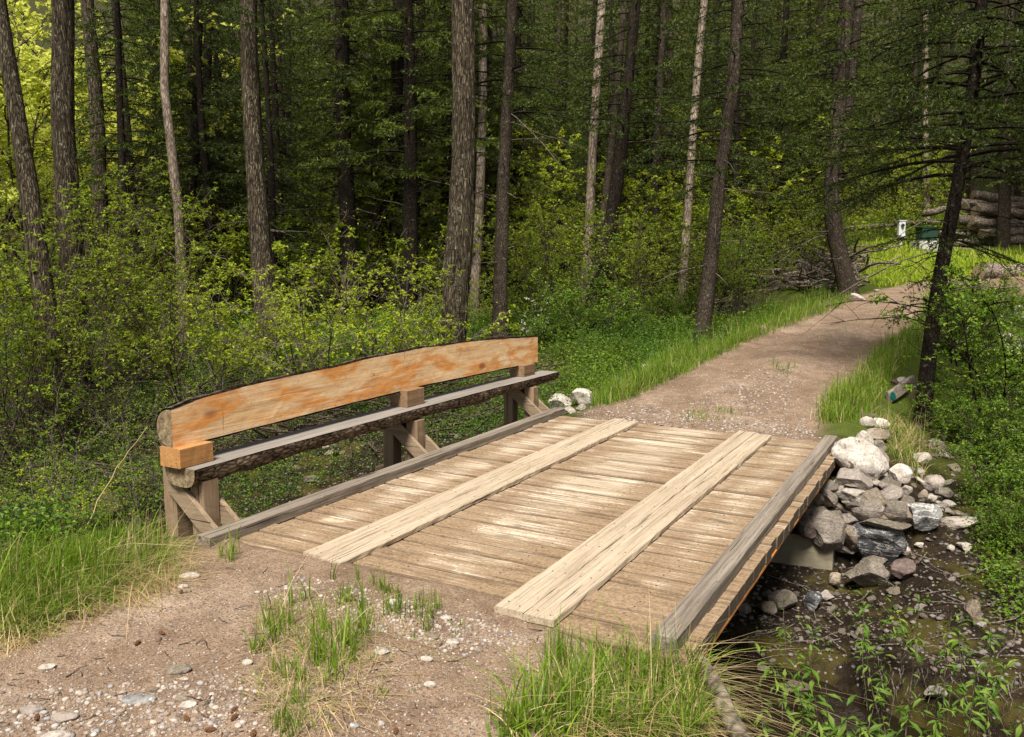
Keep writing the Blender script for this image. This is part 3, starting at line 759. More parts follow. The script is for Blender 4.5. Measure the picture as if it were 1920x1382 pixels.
# the rock wing at the far right corner of the bridge
R_('boulder', 1611, 862, 112, 74, M['r_boulder'], 'large pale boulder with a dark brown patch jammed against the far bridge corner', 11, 'boulder', roll=33, cuts=4, lo=.8, lv=4, smooth=True, dr=.8)
PILE = [
 ('rock', 1622, 783, 38, 16, 'r_purple', 'flat purple brown stone topmost on the rock heap beside the road', 12, 5),
 ('rock', 1626, 797, 28, 22, 'r_white', 'small rounded cream stone just under the flat purple one', 13, 0),
 ('rock', 1650, 801, 36, 22, 'r_white', 'bright white stone at the top right of the rock heap', 14, -5),
 ('rock', 1646, 818, 44, 22, 'r_tan', 'layered white and rusty stone below the bright white one', 15, 5),
 ('rock', 1621, 830, 36, 20, 'r_white', 'long pale stone leaning above the large boulder', 16, 35),
 ('rock', 1648, 837, 30, 24, 'r_grey', 'smooth grey stone right of the large boulder top', 17, 10),
 ('rock', 1650, 862, 30, 40, 'r_grey', 'tall dark grey stone propping the right side of the large boulder', 18, 10),
 ('rock', 1683, 890, 46, 36, 'r_white', 'white and rusty stone lying right of the large boulder', 19, -35),
 ('rock', 1660, 917, 32, 20, 'r_grey', 'small flat grey stone under the white and rusty one', 20, 15),
 ('rock', 1606, 907, 48, 15, 'r_grey', 'thin grey slab wedged under the large boulder', 21, 8),
 ('rock', 1574, 905, 26, 26, 'r_grey', 'square grey stone under the bridge end of the large boulder', 22, 0),
 ('rock', 1553, 924, 42, 50, 'r_grey', 'grey block close behind the open bridge edge', 23, 20),
 ('rock', 1597, 934, 46, 26, 'r_grey', 'oval dark grey stone in the middle of the stacked wing wall', 24, 8),
 ('rock', 1630, 952, 64, 56, 'r_grey', 'cracked grey block above the black veined boulder', 25, -10),
 ('boulder', 1557, 992, 80, 74, 'r_grey', 'big rough grey boulder sitting on the concrete abutment', 26, 5),
 ('boulder', 1643, 1012, 94, 74, 'r_dark', 'black boulder with thin white veins at the foot of the wing wall', 27, 12),
 ('boulder', 1724, 971, 70, 58, 'r_band', 'grey and white banded boulder right of the wing wall', 28, 5),
 ('rock', 1797, 976, 60, 28, 'r_pink', 'long pinkish stone beside the banded boulder', 29, -6),
 ('rock', 1799, 960, 28, 14, 'r_tan', 'small ochre stone above the long pinkish one', 30, 5),
 ('boulder', 1625, 1072, 80, 62, 'r_grey', 'grey layered boulder below the black veined one', 31, 12),
 ('rock', 1696, 1072, 44, 36, 'r_purple', 'dark purplish stone right of the grey layered boulder', 32, 0),
 ('rock', 1565, 1085, 26, 22, 'r_tan', 'small ochre stone at the bottom corner of the concrete', 33, -20),
 ('rock', 1512, 985, 34, 46, 'r_purple', 'reddish brown stone half hidden by the bridge edge', 34, -20),
 ('rock', 1590, 950, 24, 22, 'r_purple', 'dark small stone filling a gap in the wing wall', 35, 0),
 ('rock', 1466, 1124, 50, 38, 'r_grey', 'pale grey angular stone on the creek bank under the bridge edge', 36, 10),
 ('rock', 1440, 1133, 32, 28, 'r_tan', 'yellow brown stone touching the pale grey angular one', 37, 15),
 ('rock', 1396, 1139, 24, 20, 'r_grey', 'small round grey stone nearest the bridge edge', 38, 0),
 ('rock', 1521, 1128, 28, 38, 'r_dark', 'dark upright stone in the middle of the gravel bank', 39, 20),
 ('rock', 1546, 1121, 30, 20, 'r_pink', 'light brown flat stone beside the dark upright one', 40, -8),
 ('rock', 1496, 1302, 60, 40, 'r_purple', 'wide wet brown stone at the edge of the water', 41, 15),
 ('rock', 1452, 1281, 22, 24, 'r_pink', 'small egg shaped stone at the edge of the water', 42, 40),
 ('rock', 1429, 1269, 32, 30, 'r_grey', 'rounded grey stone at the edge of the water', 43, 0),
 ('rock', 1403, 1261, 20, 20, 'r_grey', 'little grey stone nearest the bridge at the waterline', 44, 0),
 ('rock', 1752, 1293, 42, 20, 'r_white', 'white wedge stone on the lip of the cut bank', 45, -5),
 ('rock', 1826, 1154, 30, 44, 'r_tan', 'brown slab standing on the gravel bank far right', 46, 10),
 ('rock', 1724, 1032, 22, 10, 'r_white', 'long white cobble below the banded boulder', 47, 0),
 ('rock', 1806, 1032, 26, 16, 'r_white', 'white angular cobble on the gravel bank below the pinkish stone', 48, 10),
 ('rock', 1782, 1039, 14, 12, 'r_white', 'tiny white cobble left of the white angular one', 49, 0),
 ('rock', 1698, 1040, 16, 16, 'r_pink', 'round pinkish cobble beside the black veined boulder', 50, 0),
 ('rock', 1757, 843, 32, 24, 'r_tan', 'buff rounded stone at the top of the rubble slope', 51, 10),
 ('rock', 1772, 841, 24, 15, 'r_grey', 'pale grey stone at the bushes top of the rubble slope', 52, 5),
 ('rock', 1726, 856, 34, 24, 'r_white', 'white chunky stone at the left edge of the rubble slope', 53, 0),
 ('rock', 1773, 860, 16, 10, 'r_white', 'small white chip on the rubble slope', 54, 10),
 ('rock', 1733, 903, 36, 12, 'r_white', 'white wedge shaped stone in the middle of the rubble slope', 55, 40),
 ('rock', 1750, 902, 38, 34, 'r_pink', 'rounded beige stone in the middle of the rubble slope', 56, 0),
 ('rock', 1768, 920, 34, 24, 'r_grey', 'grey beige stone low on the rubble slope', 57, -8),
 ('rock', 1745, 927, 22, 14, 'r_white', 'off white stone low on the rubble slope', 58, -10),
 ('rock', 1730, 922, 16, 26, 'r_tan', 'narrow tan stone standing on the rubble slope', 59, 5),
 ('rock', 1697, 913, 22, 20, 'r_pink', 'small beige stone between wing wall and rubble slope', 60, 0),
 ('rock', 1778, 942, 26, 12, 'r_white', 'flat whitish stone at the foot of the rubble slope', 61, 6),
 # white rocks behind the bench
 ('rock', 1049, 757, 40, 40, 'r_white', 'white craggy rock beside the far end of the bench', 62, 0),
 ('rock', 1091, 745, 42, 32, 'r_white', 'white rounded rock right of the craggy one at the road edge', 63, 10),
 ('rock', 1069, 773, 24, 14, 'r_white', 'small white stone at the far end of the kerb beam', 64, 20),
 ('rock', 1090, 760, 18, 12, 'r_pink', 'small buff stone in front of the white rounded rock', 65, 0),
 ('rock', 1072, 752, 22, 18, 'r_pink', 'dull stone between the two large white rocks', 66, 0),
 ('rock', 1211, 696, 24, 16, 'r_band', 'blue grey stone in the grass on the left road edge', 67, 10),
 ('rock', 1160, 716, 10, 8, 'r_white', 'tiny white stone in the ground cover left of the road', 68, 0),
 ('rock', 1606, 556, 30, 15, 'r_white', 'white stone at the foot of the curved fir', 69, 5),
 ('rock', 1692, 713, 18, 15, 'r_white', 'white stone lying above the grey board by the tree', 70, 10),
 ('rock', 1677, 715, 18, 12, 'r_purple', 'dark stone touching the white stone by the tree', 71, 10),
 ('boulder', 200, 945, 84, 46, 'r_moss', 'mossy dark boulder in the shaded creek left of the bench', 72, -5),
 # flat stones pressed into the dirt in front
 ('stone', 335, 1251, 44, 15, 'r_grey', 'flat grey stone pressed into the dirt track', 73, -8),
 ('stone', 258, 1309, 62, 13, 'r_band', 'long bluish grey flat stone in the dirt track', 74, 0),
 ('stone', 87, 1246, 30, 8, 'r_white', 'thin whitish stone in the dirt track at left', 75, -4),
 ('stone', 121, 1343, 46, 15, 'r_pink', 'flat pale lilac stone near the bottom left', 76, 0),
 ('stone', 58, 1331, 46, 14, 'r_pink', 'half buried buff stone left of the flat lilac one', 77, 0),
 ('stone', 345, 1306, 30, 13, 'r_tan', 'small tan stone beside the long bluish one', 78, -5),
 ('stone', 352, 1319, 32, 13, 'r_white', 'small white stone under the small tan one', 79, -8),
 ('stone', 104, 1152, 52, 20, 'r_tan', 'buff stone in the straw at the left grass bank', 80, 5),
 ('stone', 70, 1162, 24, 16, 'r_pink', 'small pale stone next to the buff one by the left grass', 81, 5),
 ('stone', 104, 1376, 54, 18, 'r_pink', 'pinkish stone cut by the bottom edge of the picture', 82, -5),
 ('stone', 463, 1241, 20, 13, 'r_white', 'white pebble at the edge of the middle grass tuft', 83, -10),
 ('stone', 355, 1075, 36, 11, 'r_white', 'long white stone in the dirt near the bench foot', 84, 3),
 ('stone', 343, 1098, 20, 9, 'r_white', 'oval white stone left of the track near the bench foot', 85, 0),
 ('stone', 350, 1107, 16, 9, 'r_tan', 'rusty small stone under the oval white one', 86, 0),
 ('stone', 716, 1218, 28, 12, 'r_white', 'white stone on the bare dirt right of the middle tuft', 87, 0),
 ('stone', 800, 1233, 22, 11, 'r_white', 'white chipped stone on the bare dirt in the middle', 88, 5),
 ('stone', 810, 1186, 24, 15, 'r_tan', 'tan round stone in the gravel at the deck edge', 89, 8),
 ('stone', 735, 1124, 24, 13, 'r_white', 'pale stone in the tuft against the deck edge', 90, 0),
 ('stone', 848, 1198, 24, 12, 'r_white', 'whitish rough stone in the gravel at the deck edge', 91, 5),
 ('stone', 835, 1152, 22, 9, 'r_white', 'low white stone touching the deck edge', 92, 0),
 ('stone', 715, 1352, 12, 11, 'r_white', 'round cream pebble near the bottom middle', 93, 0),
 ('stone', 664, 1358, 18, 9, 'r_band', 'bluish pebble near the bottom middle', 94, 0),
 ('stone', 806, 1280, 22, 10, 'r_white', 'pale pebble with pine needles beside it', 95, 0),
 ('stone', 1325, 1325, 26, 14, 'r_pink', 'light stone among straw on the near bank', 96, 20),
]
for nm, px, py, w_, h_, mt, lb, sd, roll in PILE:
    kw = {}
    DEP = {34: 8.3, 26: 8.32, 23: 8.55, 22: 8.72, 35: 8.5, 24: 8.62, 25: 8.5, 21: 8.72, 33: 8.25}
    if nm == 'stone': kw = dict(sink=.30, cuts=3, lo=.8, lv=3, smooth=True, rough=.05)
    elif sd in (13, 38, 42, 43, 49, 50, 51): kw = dict(cuts=4, lo=.75, smooth=True)
    elif sd in (27, 28, 31, 26): kw = dict(cuts=11, lo=.5, lv=4, rough=.06)
    kw['dep'] = DEP.get(sd)
    rock(nm, px, py, w_*1.12, h_*1.1, M[mt], lb, sd, 'boulder' if nm == 'boulder' else 'stone' if nm == 'stone' else 'rock', roll=roll, **kw)

# smaller rubble: individual stones, alike
rr = np.random.default_rng(99)
def in_poly(poly, n, r):
    P = np.array(poly, float); lo, hi = P.min(0), P.max(0); out = []
    tot = 0
    while tot < n:
        q = lo+(hi-lo)*r.random((n*2, 2)); x, y = q[:, 0], q[:, 1]; ins = np.zeros(len(q), bool)
        for a in range(len(P)):
            x1, y1 = P[a]; x2, y2 = P[a-1]
            c = ((y1 > y) != (y2 > y)) & (x < (x2-x1)*(y-y1)/(y2-y1+1e-9)+x1); ins ^= c
        out.append(q[ins]); tot += ins.sum()
    return np.concatenate(out)[:n]
rub = [mesh('rock', rock_geo(200+q, 3, 11, .07, .45)[0], ICO[3][1], M[m_]) for q, m_ in enumerate(['r_white', 'r_grey', 'r_tan', 'r_pink', 'r_grey', 'r_grey', 'r_white', 'r_grey'])]
def scatter_rocks(poly, n, smin, smax, label, group, mats, seed, zoff=.25):
    r = np.random.default_rng(seed); q = in_poly(poly, n, r); P, hit = at_many(q[:, 0], q[:, 1])
    for p in P[hit][:n]:
        s = smin*(smax/smin)**(r.random()**1.6)
        o = put('rock', rub[r.choice(mats)], loc=(p[0], p[1], p[2]+s*.5*zoff))
        o.scale = (s*r.uniform(.8, 1.3), s*r.uniform(.7, 1.1), s*r.uniform(.45, .8)); o.rotation_euler = (r.normal(0, .25), r.normal(0, .25), r.random()*6.3)
        tag(o, label, 'rock', group)
scatter_rocks([(1690, 830), (1790, 825), (1800, 960), (1740, 960), (1690, 900)], 40, .03, .10, 'small pale rubble stone strewn down the slope right of the rock heap', 'rubble on the slope', [0, 1, 2, 3, 6, 6], 1)
scatter_rocks([(1380, 1120), (1700, 1090), (1860, 1090), (1900, 1240), (1700, 1230), (1400, 1230), (1340, 1180)], 44, .02, .07, 'small dull stone lying loose on the dark gravel bank', 'stones on the gravel bank', [1, 2, 3, 4, 5, 0], 2)
scatter_rocks([(1860, 560), (1920, 560), (1920, 690), (1880, 660)], 22, .08, .28, 'pale stone in the rubble bank by the far right road edge', 'rubble by the far road', [0, 0, 6, 1], 3)
scatter_rocks([(1590, 885), (1660, 890), (1700, 930), (1690, 1000), (1640, 1060), (1590, 1050), (1530, 1000), (1500, 960), (1550, 905)], 40, .07, .24, 'small stone packed between the boulders of the wing wall', 'filler stones of the wing wall', [1, 2, 0, 5, 7, 3], 4)
scatter_rocks([(1470, 930), (1560, 900), (1530, 1010), (1470, 1020)], 14, .06, .16, 'brown stone stacked in the shade behind the bridge edge', 'stones behind the bridge edge', [1, 4, 2], 5)
scatter_rocks([(1620, 530), (1860, 515), (1850, 530), (1650, 550)], 14, .04, .14, 'pale stone along the far edge of the road bend', 'stones along the road bend', [0, 3, 6], 6)
scatter_rocks([(1610, 440), (1690, 480), (1680, 520), (1620, 500)], 14, .05, .18, 'pale stone scattered on the grassy bank behind the curved fir', 'stones on the grassy bank', [0, 3, 6, 1], 7)
scatter_rocks([(440, 850), (760, 800), (900, 810), (700, 900), (480, 930)], 10, .04, .16, 'dull stone on the shaded bank seen under the bench', 'stones under the bench', [1, 3, 4, 2, 0], 8)

# ------------------------------------------------------------------ gravel (nobody could count it)
def pebbles(name, P, size, mat, lv, r, flat=(.45, .8)):
    n = len(P); V0, F0 = ICO[lv]
    s = size[:, None, None]
    A = r.random(n)*6.28
    sc = np.stack([r.uniform(.8, 1.35, n), r.uniform(.7, 1.0, n), r.uniform(*flat, n)], -1)
    V = V0[None]*(1+.22*r.normal(size=(n, len(V0), 1)).clip(-1.2, 1.2)*(.5))
    V = V*sc[:, None]
    c, sn = np.cos(A)[:, None], np.sin(A)[:, None]
    x = V[..., 0]*c-V[..., 1]*sn; yv = V[..., 0]*sn+V[..., 1]*c
    V = np.stack([x, yv, V[..., 2]], -1)*s*.5+P[:, None]
    F = (F0[None]+(np.arange(n)*len(V0))[:, None, None]).reshape(-1, 3)
    return mesh(name, V.reshape(-1, 3), F, mat, smooth=True)
def px_pts(poly, n, seed):
    r = np.random.default_rng(seed); q = in_poly(poly, n, r); P, h = at_many(q[:, 0], q[:, 1]); return P[h]
NEAR = [(0, 1230), (330, 1060), (400, 1040), (540, 1065), (720, 1110), (920, 1150), (1040, 1190), (1180, 1230), (1000, 1382), (0, 1382)]
pa = px_pts(NEAR, 15000, 21)
pb = px_pts([(560, 1080), (640, 1090), (900, 1160), (1000, 1200), (880, 1230), (700, 1180), (560, 1140), (480, 1110)], 1300, 22)
pc = px_pts([(0, 1300), (480, 1260), (480, 1382), (0, 1382)], 1000, 23)
PP = np.concatenate([pa, pb, pc]); r = np.random.default_rng(5)
sz = np.concatenate([.003+.011*r.random(len(pa))**4, .007+.022*r.random(len(pb))**2.2, .007+.026*r.random(len(pc))**2.5])
PP[:, 2] += sz*.08
tag(put('gravel', pebbles('gravel', PP, sz, M['pebble'], 1, r)), kind='stuff')
FARROAD = [(1060, 778), (1130, 755), (1260, 700), (1390, 640), (1600, 560), (1740, 530), (1850, 530), (1740, 590), (1640, 680), (1560, 780), (1530, 815), (1200, 795)]
pf = px_pts(FARROAD, 7000, 24); pg = px_pts([(1060, 780), (1200, 760), (1520, 800), (1540, 825), (1400, 815), (1200, 795)], 1800, 25)
pg = np.concatenate([pg, px_pts([(1290, 760), (1420, 690), (1500, 680), (1470, 790)], 1200, 28)])
PP = np.concatenate([pf, pg]); sz = np.concatenate([.006+.022*r.random(len(pf))**3, .008+.035*r.random(len(pg))**2.5]); PP[:, 2] += sz*.1
tag(put('gravel', pebbles('gravel', PP, sz, M['pebble'], 0, r)), kind='stuff')
pd_ = px_pts([(1290, 1240), (1480, 1000), (1700, 940), (1830, 940), (1920, 1030), (1920, 1290), (1700, 1260), (1400, 1250)], 1700, 26)
pe = px_pts([(340, 1000), (430, 900), (700, 800), (1000, 730), (1000, 780), (600, 930), (420, 1000)], 900, 27)
PP = np.concatenate([pd_, pe]); sz = .008+.05*r.random(len(PP))**3.2; PP[:, 2] += sz*.12
tag(put('gravel', pebbles('gravel', PP, sz, M['pebble_bed'], 1, r)), kind='stuff')

# ------------------------------------------------------------------ grass
def grass(name, P, h, mat, r, width=.006, lean=.5, seg=3, dirb=None, droop=.35):
    n = len(P); h = h[:, None]
    az = r.random(n)*6.283
    if dirb is not None: az = dirb+r.normal(0, 1.0, n)
    bend = np.abs(r.normal(0, lean, n))[:, None]; u = np.stack([np.cos(az), np.sin(az)], -1)
    side = np.stack([-np.sin(az+r.normal(0, .6, n)), np.cos(az), np.zeros(n)], -1)
    t = np.linspace(0, 1, seg+1)[None]
    hor = bend*h*t**1.7; ver = h*t*(1-droop*bend*t)
    C = P[:, None]+np.stack([u[:, :1]*hor, u[:, 1:]*hor, ver], -1)
    wd = (width*(.6+.8*r.random(n)))[:, None]*np.array([1, .9, .65, .4, .25][:seg])[None]
    L = C[:, :seg]-side[:, None]*wd[..., None]/2; R = C[:, :seg]+side[:, None]*wd[..., None]/2
    V = np.concatenate([L, R, C[:, seg:]], 1); m = 2*seg+1
    q = np.array([[a, seg+a, seg+a+1, a+1] for a in range(seg-1)]); tr = np.array([[seg-1, 2*seg-1, 2*seg]])
    b = (np.arange(n)*m)[:, None, None]
    return mesh(name, V.reshape(-1, 3), [(q[None]+b).reshape(-1, 4), (tr[None]+b).reshape(-1, 3)], mat)
def clump(P, r, k, spread):
    q = np.repeat(P, k, 0); q = q+np.concatenate([r.normal(0, spread, (len(q), 2)), np.zeros((len(q), 1))], 1)
    q[:, 2] = T(q[:, 0], q[:, 1]); return q
def turf(poly, n, hm, seed, k=6, spread=.03, straw=.15, width=.006, lean=.5, mat='grass', hs=.35, dirb=None, seg=3):
    r = np.random.default_rng(seed); P = clump(px_pts(poly, n, seed), r, k, spread)
    keep = ~((P[:, 0] > -4.7) & (P[:, 0] < -1.15) & (P[:, 1] > 4.02) & (P[:, 1] < 9.62)); P = P[keep]
    P[:, 2] -= .01
    h = hm*np.exp(r.normal(0, hs, len(P)))*(.75+.5*np.clip(fbm(P[:, 0]*2.3, P[:, 1]*2.3, s=seed)+.5, 0, 1)); m = r.random(len(P)) < straw
    if (~m).any(): tag(put('grass', grass('grass', P[~m], h[~m], M[mat], r, width, lean, seg, dirb)), kind='stuff')
    if m.any(): tag(put('dry_grass', grass('dry_grass', P[m], h[m]*1.15, M['straw'], r, width*.7, lean*1.7, 4, dirb, .45)), kind='stuff')
turf([(0, 1050), (100, 1035), (220, 1010), (285, 1010), (310, 1050), (280, 1080), (200, 1120), (90, 1170), (0, 1200)], 680, .155, 31, 9, .05, .14, .0085, .8, dirb=.3)
turf([(220, 1040), (300, 1010), (335, 1050), (290, 1095), (180, 1130)], 110, .2, 32, 5, .05, .95, .0042, 1.3, dirb=.4)
turf([(0, 1150), (90, 1120), (300, 1075), (350, 1050), (320, 1110), (120, 1180), (0, 1225)], 260, .12, 36, 5, .04, .75, .005, 1.2)
turf([(475, 1140), (560, 1110), (640, 1110), (700, 1180), (690, 1250), (600, 1290), (540, 1300), (480, 1240)], 55, .145, 33, 9, .018, .10, .0075, .5)
turf([(580, 1085), (700, 1090), (830, 1135), (800, 1190), (640, 1130)], 34, .15, 34, 8, .015, .06, .0055, .34)
turf([(480, 1130), (700, 1120), (720, 1300), (560, 1382), (490, 1320)], 140, .07, 35, 5, .03, .6, .004, 1.1)
turf([(1100, 1290), (1200, 1245), (1320, 1250), (1400, 1382), (930, 1382), (990, 1340)], 620, .165, 37, 8, .04, .2, .0078, .7)
turf([(1120, 1290), (1230, 1250), (1330, 1270), (1340, 1330), (1250, 1382), (1060, 1382)], 200, .22, 38, 5, .05, .97, .0048, 1.1, dirb=.6)
turf([(1030, 1230), (1100, 1220), (1190, 1230), (1100, 1290), (1020, 1320)], 34, .15, 39, 6, .02, .1, .0055, .35)
turf([(1290, 1230), (1345, 1260), (1400, 1370), (1340, 1382), (1290, 1300)], 120, .17, 44, 5, .04, .6, .005, 1.2)
turf([(415, 1040), (445, 1040), (445, 1055), (415, 1055)], 8, .12, 40, 6, .015, .1, .0055, .4)
turf([(480, 1382), (560, 1310), (580, 1382)], 20, .1, 41, 6, .02, .2, .005, .5)
turf([(1545, 800), (1540, 770), (1600, 720), (1640, 670), (1700, 620), (1740, 590), (1750, 620), (1700, 670), (1660, 710), (1630, 790)], 1000, .22, 51, 6, .06, .16, .008, .5)
turf([(1620, 790), (1700, 780), (1740, 840), (1720, 900), (1690, 870)], 200, .2, 52, 6, .06, .6, .008, .8)
turf([(1110, 745), (1230, 690), (1380, 630), (1560, 560), (1600, 545), (1590, 570), (1400, 640), (1270, 705), (1130, 765)], 1500, .20, 53, 7, .07, .12, .008, .5)
turf([(1240, 660), (1400, 600), (1560, 545), (1560, 565), (1400, 625), (1250, 690)], 700, .30, 54, 7, .08, .10, .009, .45)
turf([(1580, 480), (1640, 440), (1700, 450), (1800, 470), (1920, 480), (1920, 520), (1800, 520), (1650, 540)], 2600, .17, 55, 7, .12, .08, .02, .6, 'grass_far')
turf([(1740, 560), (1830, 550), (1900, 545), (1800, 600), (1740, 620)], 500, .3, 56, 7, .1, .1, .012, .5)
turf([(1450, 680), (1490, 690), (1480, 705), (1450, 700)], 8, .16, 57, 6, .05, .15, .008, .5)
turf([(1280, 775), (1380, 770), (1370, 790), (1300, 790)], 26, .08, 58, 6, .06, .3, .008, .6)
turf([(1600, 600), (1700, 540), (1600, 620), (1480, 650)], 20, .06, 59, 5, .08, .3, .008, .6)

# thatch: dead flattened blades between the green
turf([(0, 1080), (300, 1040), (345, 1060), (300, 1110), (100, 1190), (0, 1230)], 420, .09, 81, 6, .06, 1.0, .005, 2.4)
turf([(470, 1130), (700, 1110), (830, 1140), (730, 1290), (600, 1370), (480, 1330)], 260, .07, 82, 5, .05, 1.0, .0045, 2.6)
turf([(930, 1382), (1020, 1270), (1200, 1230), (1340, 1240), (1410, 1382)], 240, .08, 83, 6, .05, 1.0, .005, 2.2)
turf([(440, 1100), (760, 1080), (900, 1180), (760, 1330), (450, 1350)], 60, .05, 84, 4, .02, .3, .006, .9)
# ------------------------------------------------------------------ leaves, twigs, shrubs, trees
def leaves(P, D, N, size, r, wr=.62, fold=.18, six=False):
    """folded leaf blades: P base points, D pointing directions, N blade normals"""
    n = len(P); D = D/(np.linalg.norm(D, axis=1)[:, None]+1e-9)
    N = N-D*(N*D).sum(1)[:, None]; N /= np.linalg.norm(N, axis=1)[:, None]+1e-9
    Sd = np.cross(D, N); s = size[:, None]
    if not six:
        V = np.stack([P, P+D*s*.48+Sd*s*wr*.5+N*s*fold, P+D*s-N*s*.12, P+D*s*.48-Sd*s*wr*.5+N*s*fold], 1)
        return V.reshape(-1, 3), np.arange(n*4).reshape(-1, 4)
    a = .42
    V = np.stack([P, P+D*s*a+Sd*s*wr*.5+N*s*fold, P+D*s*.97-N*s*.28, P+D*s*a-Sd*s*wr*.5+N*s*fold, P+D*s*a, P+D*s*.75+Sd*s*wr*.3+N*s*(fold*.2), P+D*s*.75-Sd*s*wr*.3+N*s*(fold*.2), P+D*s*.75-N*s*.1], 1)
    b = (np.arange(n)*8)[:, None]
    q = np.concatenate([b+np.array([[4, 1, 5, 7]]), b+np.array([[3, 4, 7, 6]])]); t = np.concatenate([b+np.array([[0, 1, 4]]), b+np.array([[0, 4, 3]]), b+np.array([[7, 5, 2]]), b+np.array([[6, 7, 2]])])
    return V.reshape(-1, 3), [t, q]

def rdir(r, n):
    v = r.normal(size=(n, 3)); return v/np.linalg.norm(v, axis=1)[:, None]
def curve(p, d, L, n, r, wob=.12, grav=0.):
    """wandering polyline"""
    P = [np.array(p, float)]; d = np.array(d, float)/np.linalg.norm(d); st = L/n
    for _ in range(n):
        d = d+r.normal(0, wob, 3)+np.array([0, 0, grav]); d /= np.linalg.norm(d)
        P.append(P[-1]+d*st)
    return np.array(P)

def shrub_geo(seed, Hh=2., W=1., nst=7, leaf=.05, dens=1., base=.12, bare=.15, r0=.014, grav=-.02, cluster=3):
    r = np.random.default_rng(seed); g = Geo(); LP, LD = [], []
    for s in range(nst):
        az = r.random()*6.283; tilt = r.uniform(.1, 1.0)*W
        p = np.array([math.cos(az)*base*r.random(), math.sin(az)*base*r.random(), -.08])
        L = Hh*r.uniform(.65, 1.15); n = 9
        P = curve(p, (math.cos(az)*tilt, math.sin(az)*tilt, 1), L, n, r, .09, grav*1.5)
        g.add(*tube(P, np.linspace(r0, r0*.25, n+1)*r.uniform(.6, 1.2), 5))
        for b in range(int(r.integers(5, 10))):
            t = r.uniform(.15+bare, 1); i0 = min(int(t*n), n-1); q = P[i0]+(P[i0+1]-P[i0])*(t*n-i0)
            v = rdir(r, 1)[0]; v[2] = abs(v[2])*.35; dd = (P[i0+1]-P[i0])/np.linalg.norm(P[i0+1]-P[i0])
            bl = Hh*r.uniform(.14, .42)*(1.25-t*.6); B = curve(q, v+dd*.6, bl, 6, r, .16, grav)
            g.add(*tube(B, np.linspace(r0*.42, r0*.14, 7), 4))
            for c in range(int(r.integers(3, 6))):
                tc = r.uniform(.2, 1); ic = min(int(tc*6), 5); qc = B[ic]
                vc = rdir(r, 1)[0]; vc[2] *= .35; C = curve(qc, vc+.7*(B[ic+1]-B[ic])/np.linalg.norm(B[ic+1]-B[ic]), bl*r.uniform(.3, .6), 4, r, .16, 0)
                if r.random() < .6: g.add(*tube(C, np.linspace(r0*.2, r0*.1, 5), 3))
                m = max(1, int(4*dens))
                for z in range(m):
                    LP.append(C[r.integers(1, 5)]+r.normal(0, .02, 3)); LD.append(vc)
            for z in range(int(4*dens)):
                LP.append(B[r.integers(2, 7)]+r.normal(0, .015, 3)); LD.append(v)
    LP = np.repeat(np.array(LP), cluster, 0); LD = np.repeat(np.array(LD), cluster, 0); n = len(LP)
    LP = LP+r.normal(0, leaf*.22, (n, 3))
    D = LD*.15+rdir(r, n)*np.array([1, 1, .5]); N = np.stack([r.normal(0, .42, n), r.normal(0, .42, n), np.ones(n)], -1)
    V, F = leaves(LP, D, N, leaf*r.uniform(.55, 1.25, n), r)
    lg = Geo(); lg.add(V, F)
    return g, lg
SHR = {}
def shrub_var(key, mats, **kw):
    g, lg = shrub_geo(**kw)
    SHR[key] = (g.mesh('stem', M[mats[0]]), lg.mesh('foliage', M[mats[1]]))
shrub_var('y0', ('twig_grey', 'leaf_yellow'), seed=1, Hh=2.1, W=1.0, nst=8, leaf=.052, dens=.62, cluster=5)
shrub_var('y1', ('twig_grey', 'leaf_yellow'), seed=2, Hh=2.1, W=1.3, nst=9, leaf=.052, dens=.58, cluster=5)
shrub_var('o0', ('twig', 'leaf_olive'), seed=3, Hh=3.2, W=.7, nst=10, leaf=.05, dens=.60, cluster=5, bare=.0, r0=.012)
shrub_var('o1', ('twig', 'leaf_olive'), seed=4, Hh=3.2, W=.95, nst=10, leaf=.05, dens=.60, cluster=5, bare=.0, r0=.012)
shrub_var('g0', ('twig', 'leaf_green'), seed=5, Hh=1.6, W=1.0, nst=11, leaf=.05, dens=1.0, cluster=3, bare=-.05)
shrub_var('g1', ('twig', 'leaf_green'), seed=6, Hh=1.6, W=1.3, nst=11, leaf=.05, dens=1.0, cluster=3, bare=-.05)
shrub_var('b0', ('twig', 'leaf_yellow'), seed=7, Hh=2.6, W=1.2, nst=9, leaf=.04, dens=.16, cluster=2)
shrub_var('t0', ('twig', 'leaf_green'), seed=21, Hh=1.5, W=1.4, nst=12, leaf=.040, dens=.22, cluster=4, bare=-.05, r0=.009)
shrub_var('t1', ('twig_grey', 'leaf_olive'), seed=22, Hh=1.7, W=1.2, nst=11, leaf=.040, dens=.25, cluster=4, bare=-.05, r0=.009)
shrub_var('d0', ('bark_dark', 'leaf_green'), seed=8, Hh=2.8, W=.9, nst=6, leaf=.052, dens=1.1, cluster=4, r0=.02, bare=.1)
shrub_var('f0', ('twig', 'leaf_yellow'), seed=9, Hh=3.0, W=.8, nst=9, leaf=.075, dens=.6, cluster=5)
shrub_var('f1', ('twig', 'leaf_olive'), seed=10, Hh=3.0, W=.9, nst=9, leaf=.075, dens=.6, cluster=5)
def shrub(key, px, py, dep, sc, label, rz=None, group=None, szz=1., cat='shrub', nm='shrub'):
    if dep is None: b = at(px, py)
    else:
        b = depth_pt(px, py, dep); b[2] = T(b[:1], b[1:2])[0]
    o = empty(nm, b); o.rotation_euler = (0, 0, (px*7.3+py*3.1) % 6.28 if rz is None else rz); o.scale = (sc, sc, sc*szz)
    for n_, m_ in zip(('stem', 'foliage'), SHR[key]): put(n_, m_, o)
    return tag(o, label, cat, group)
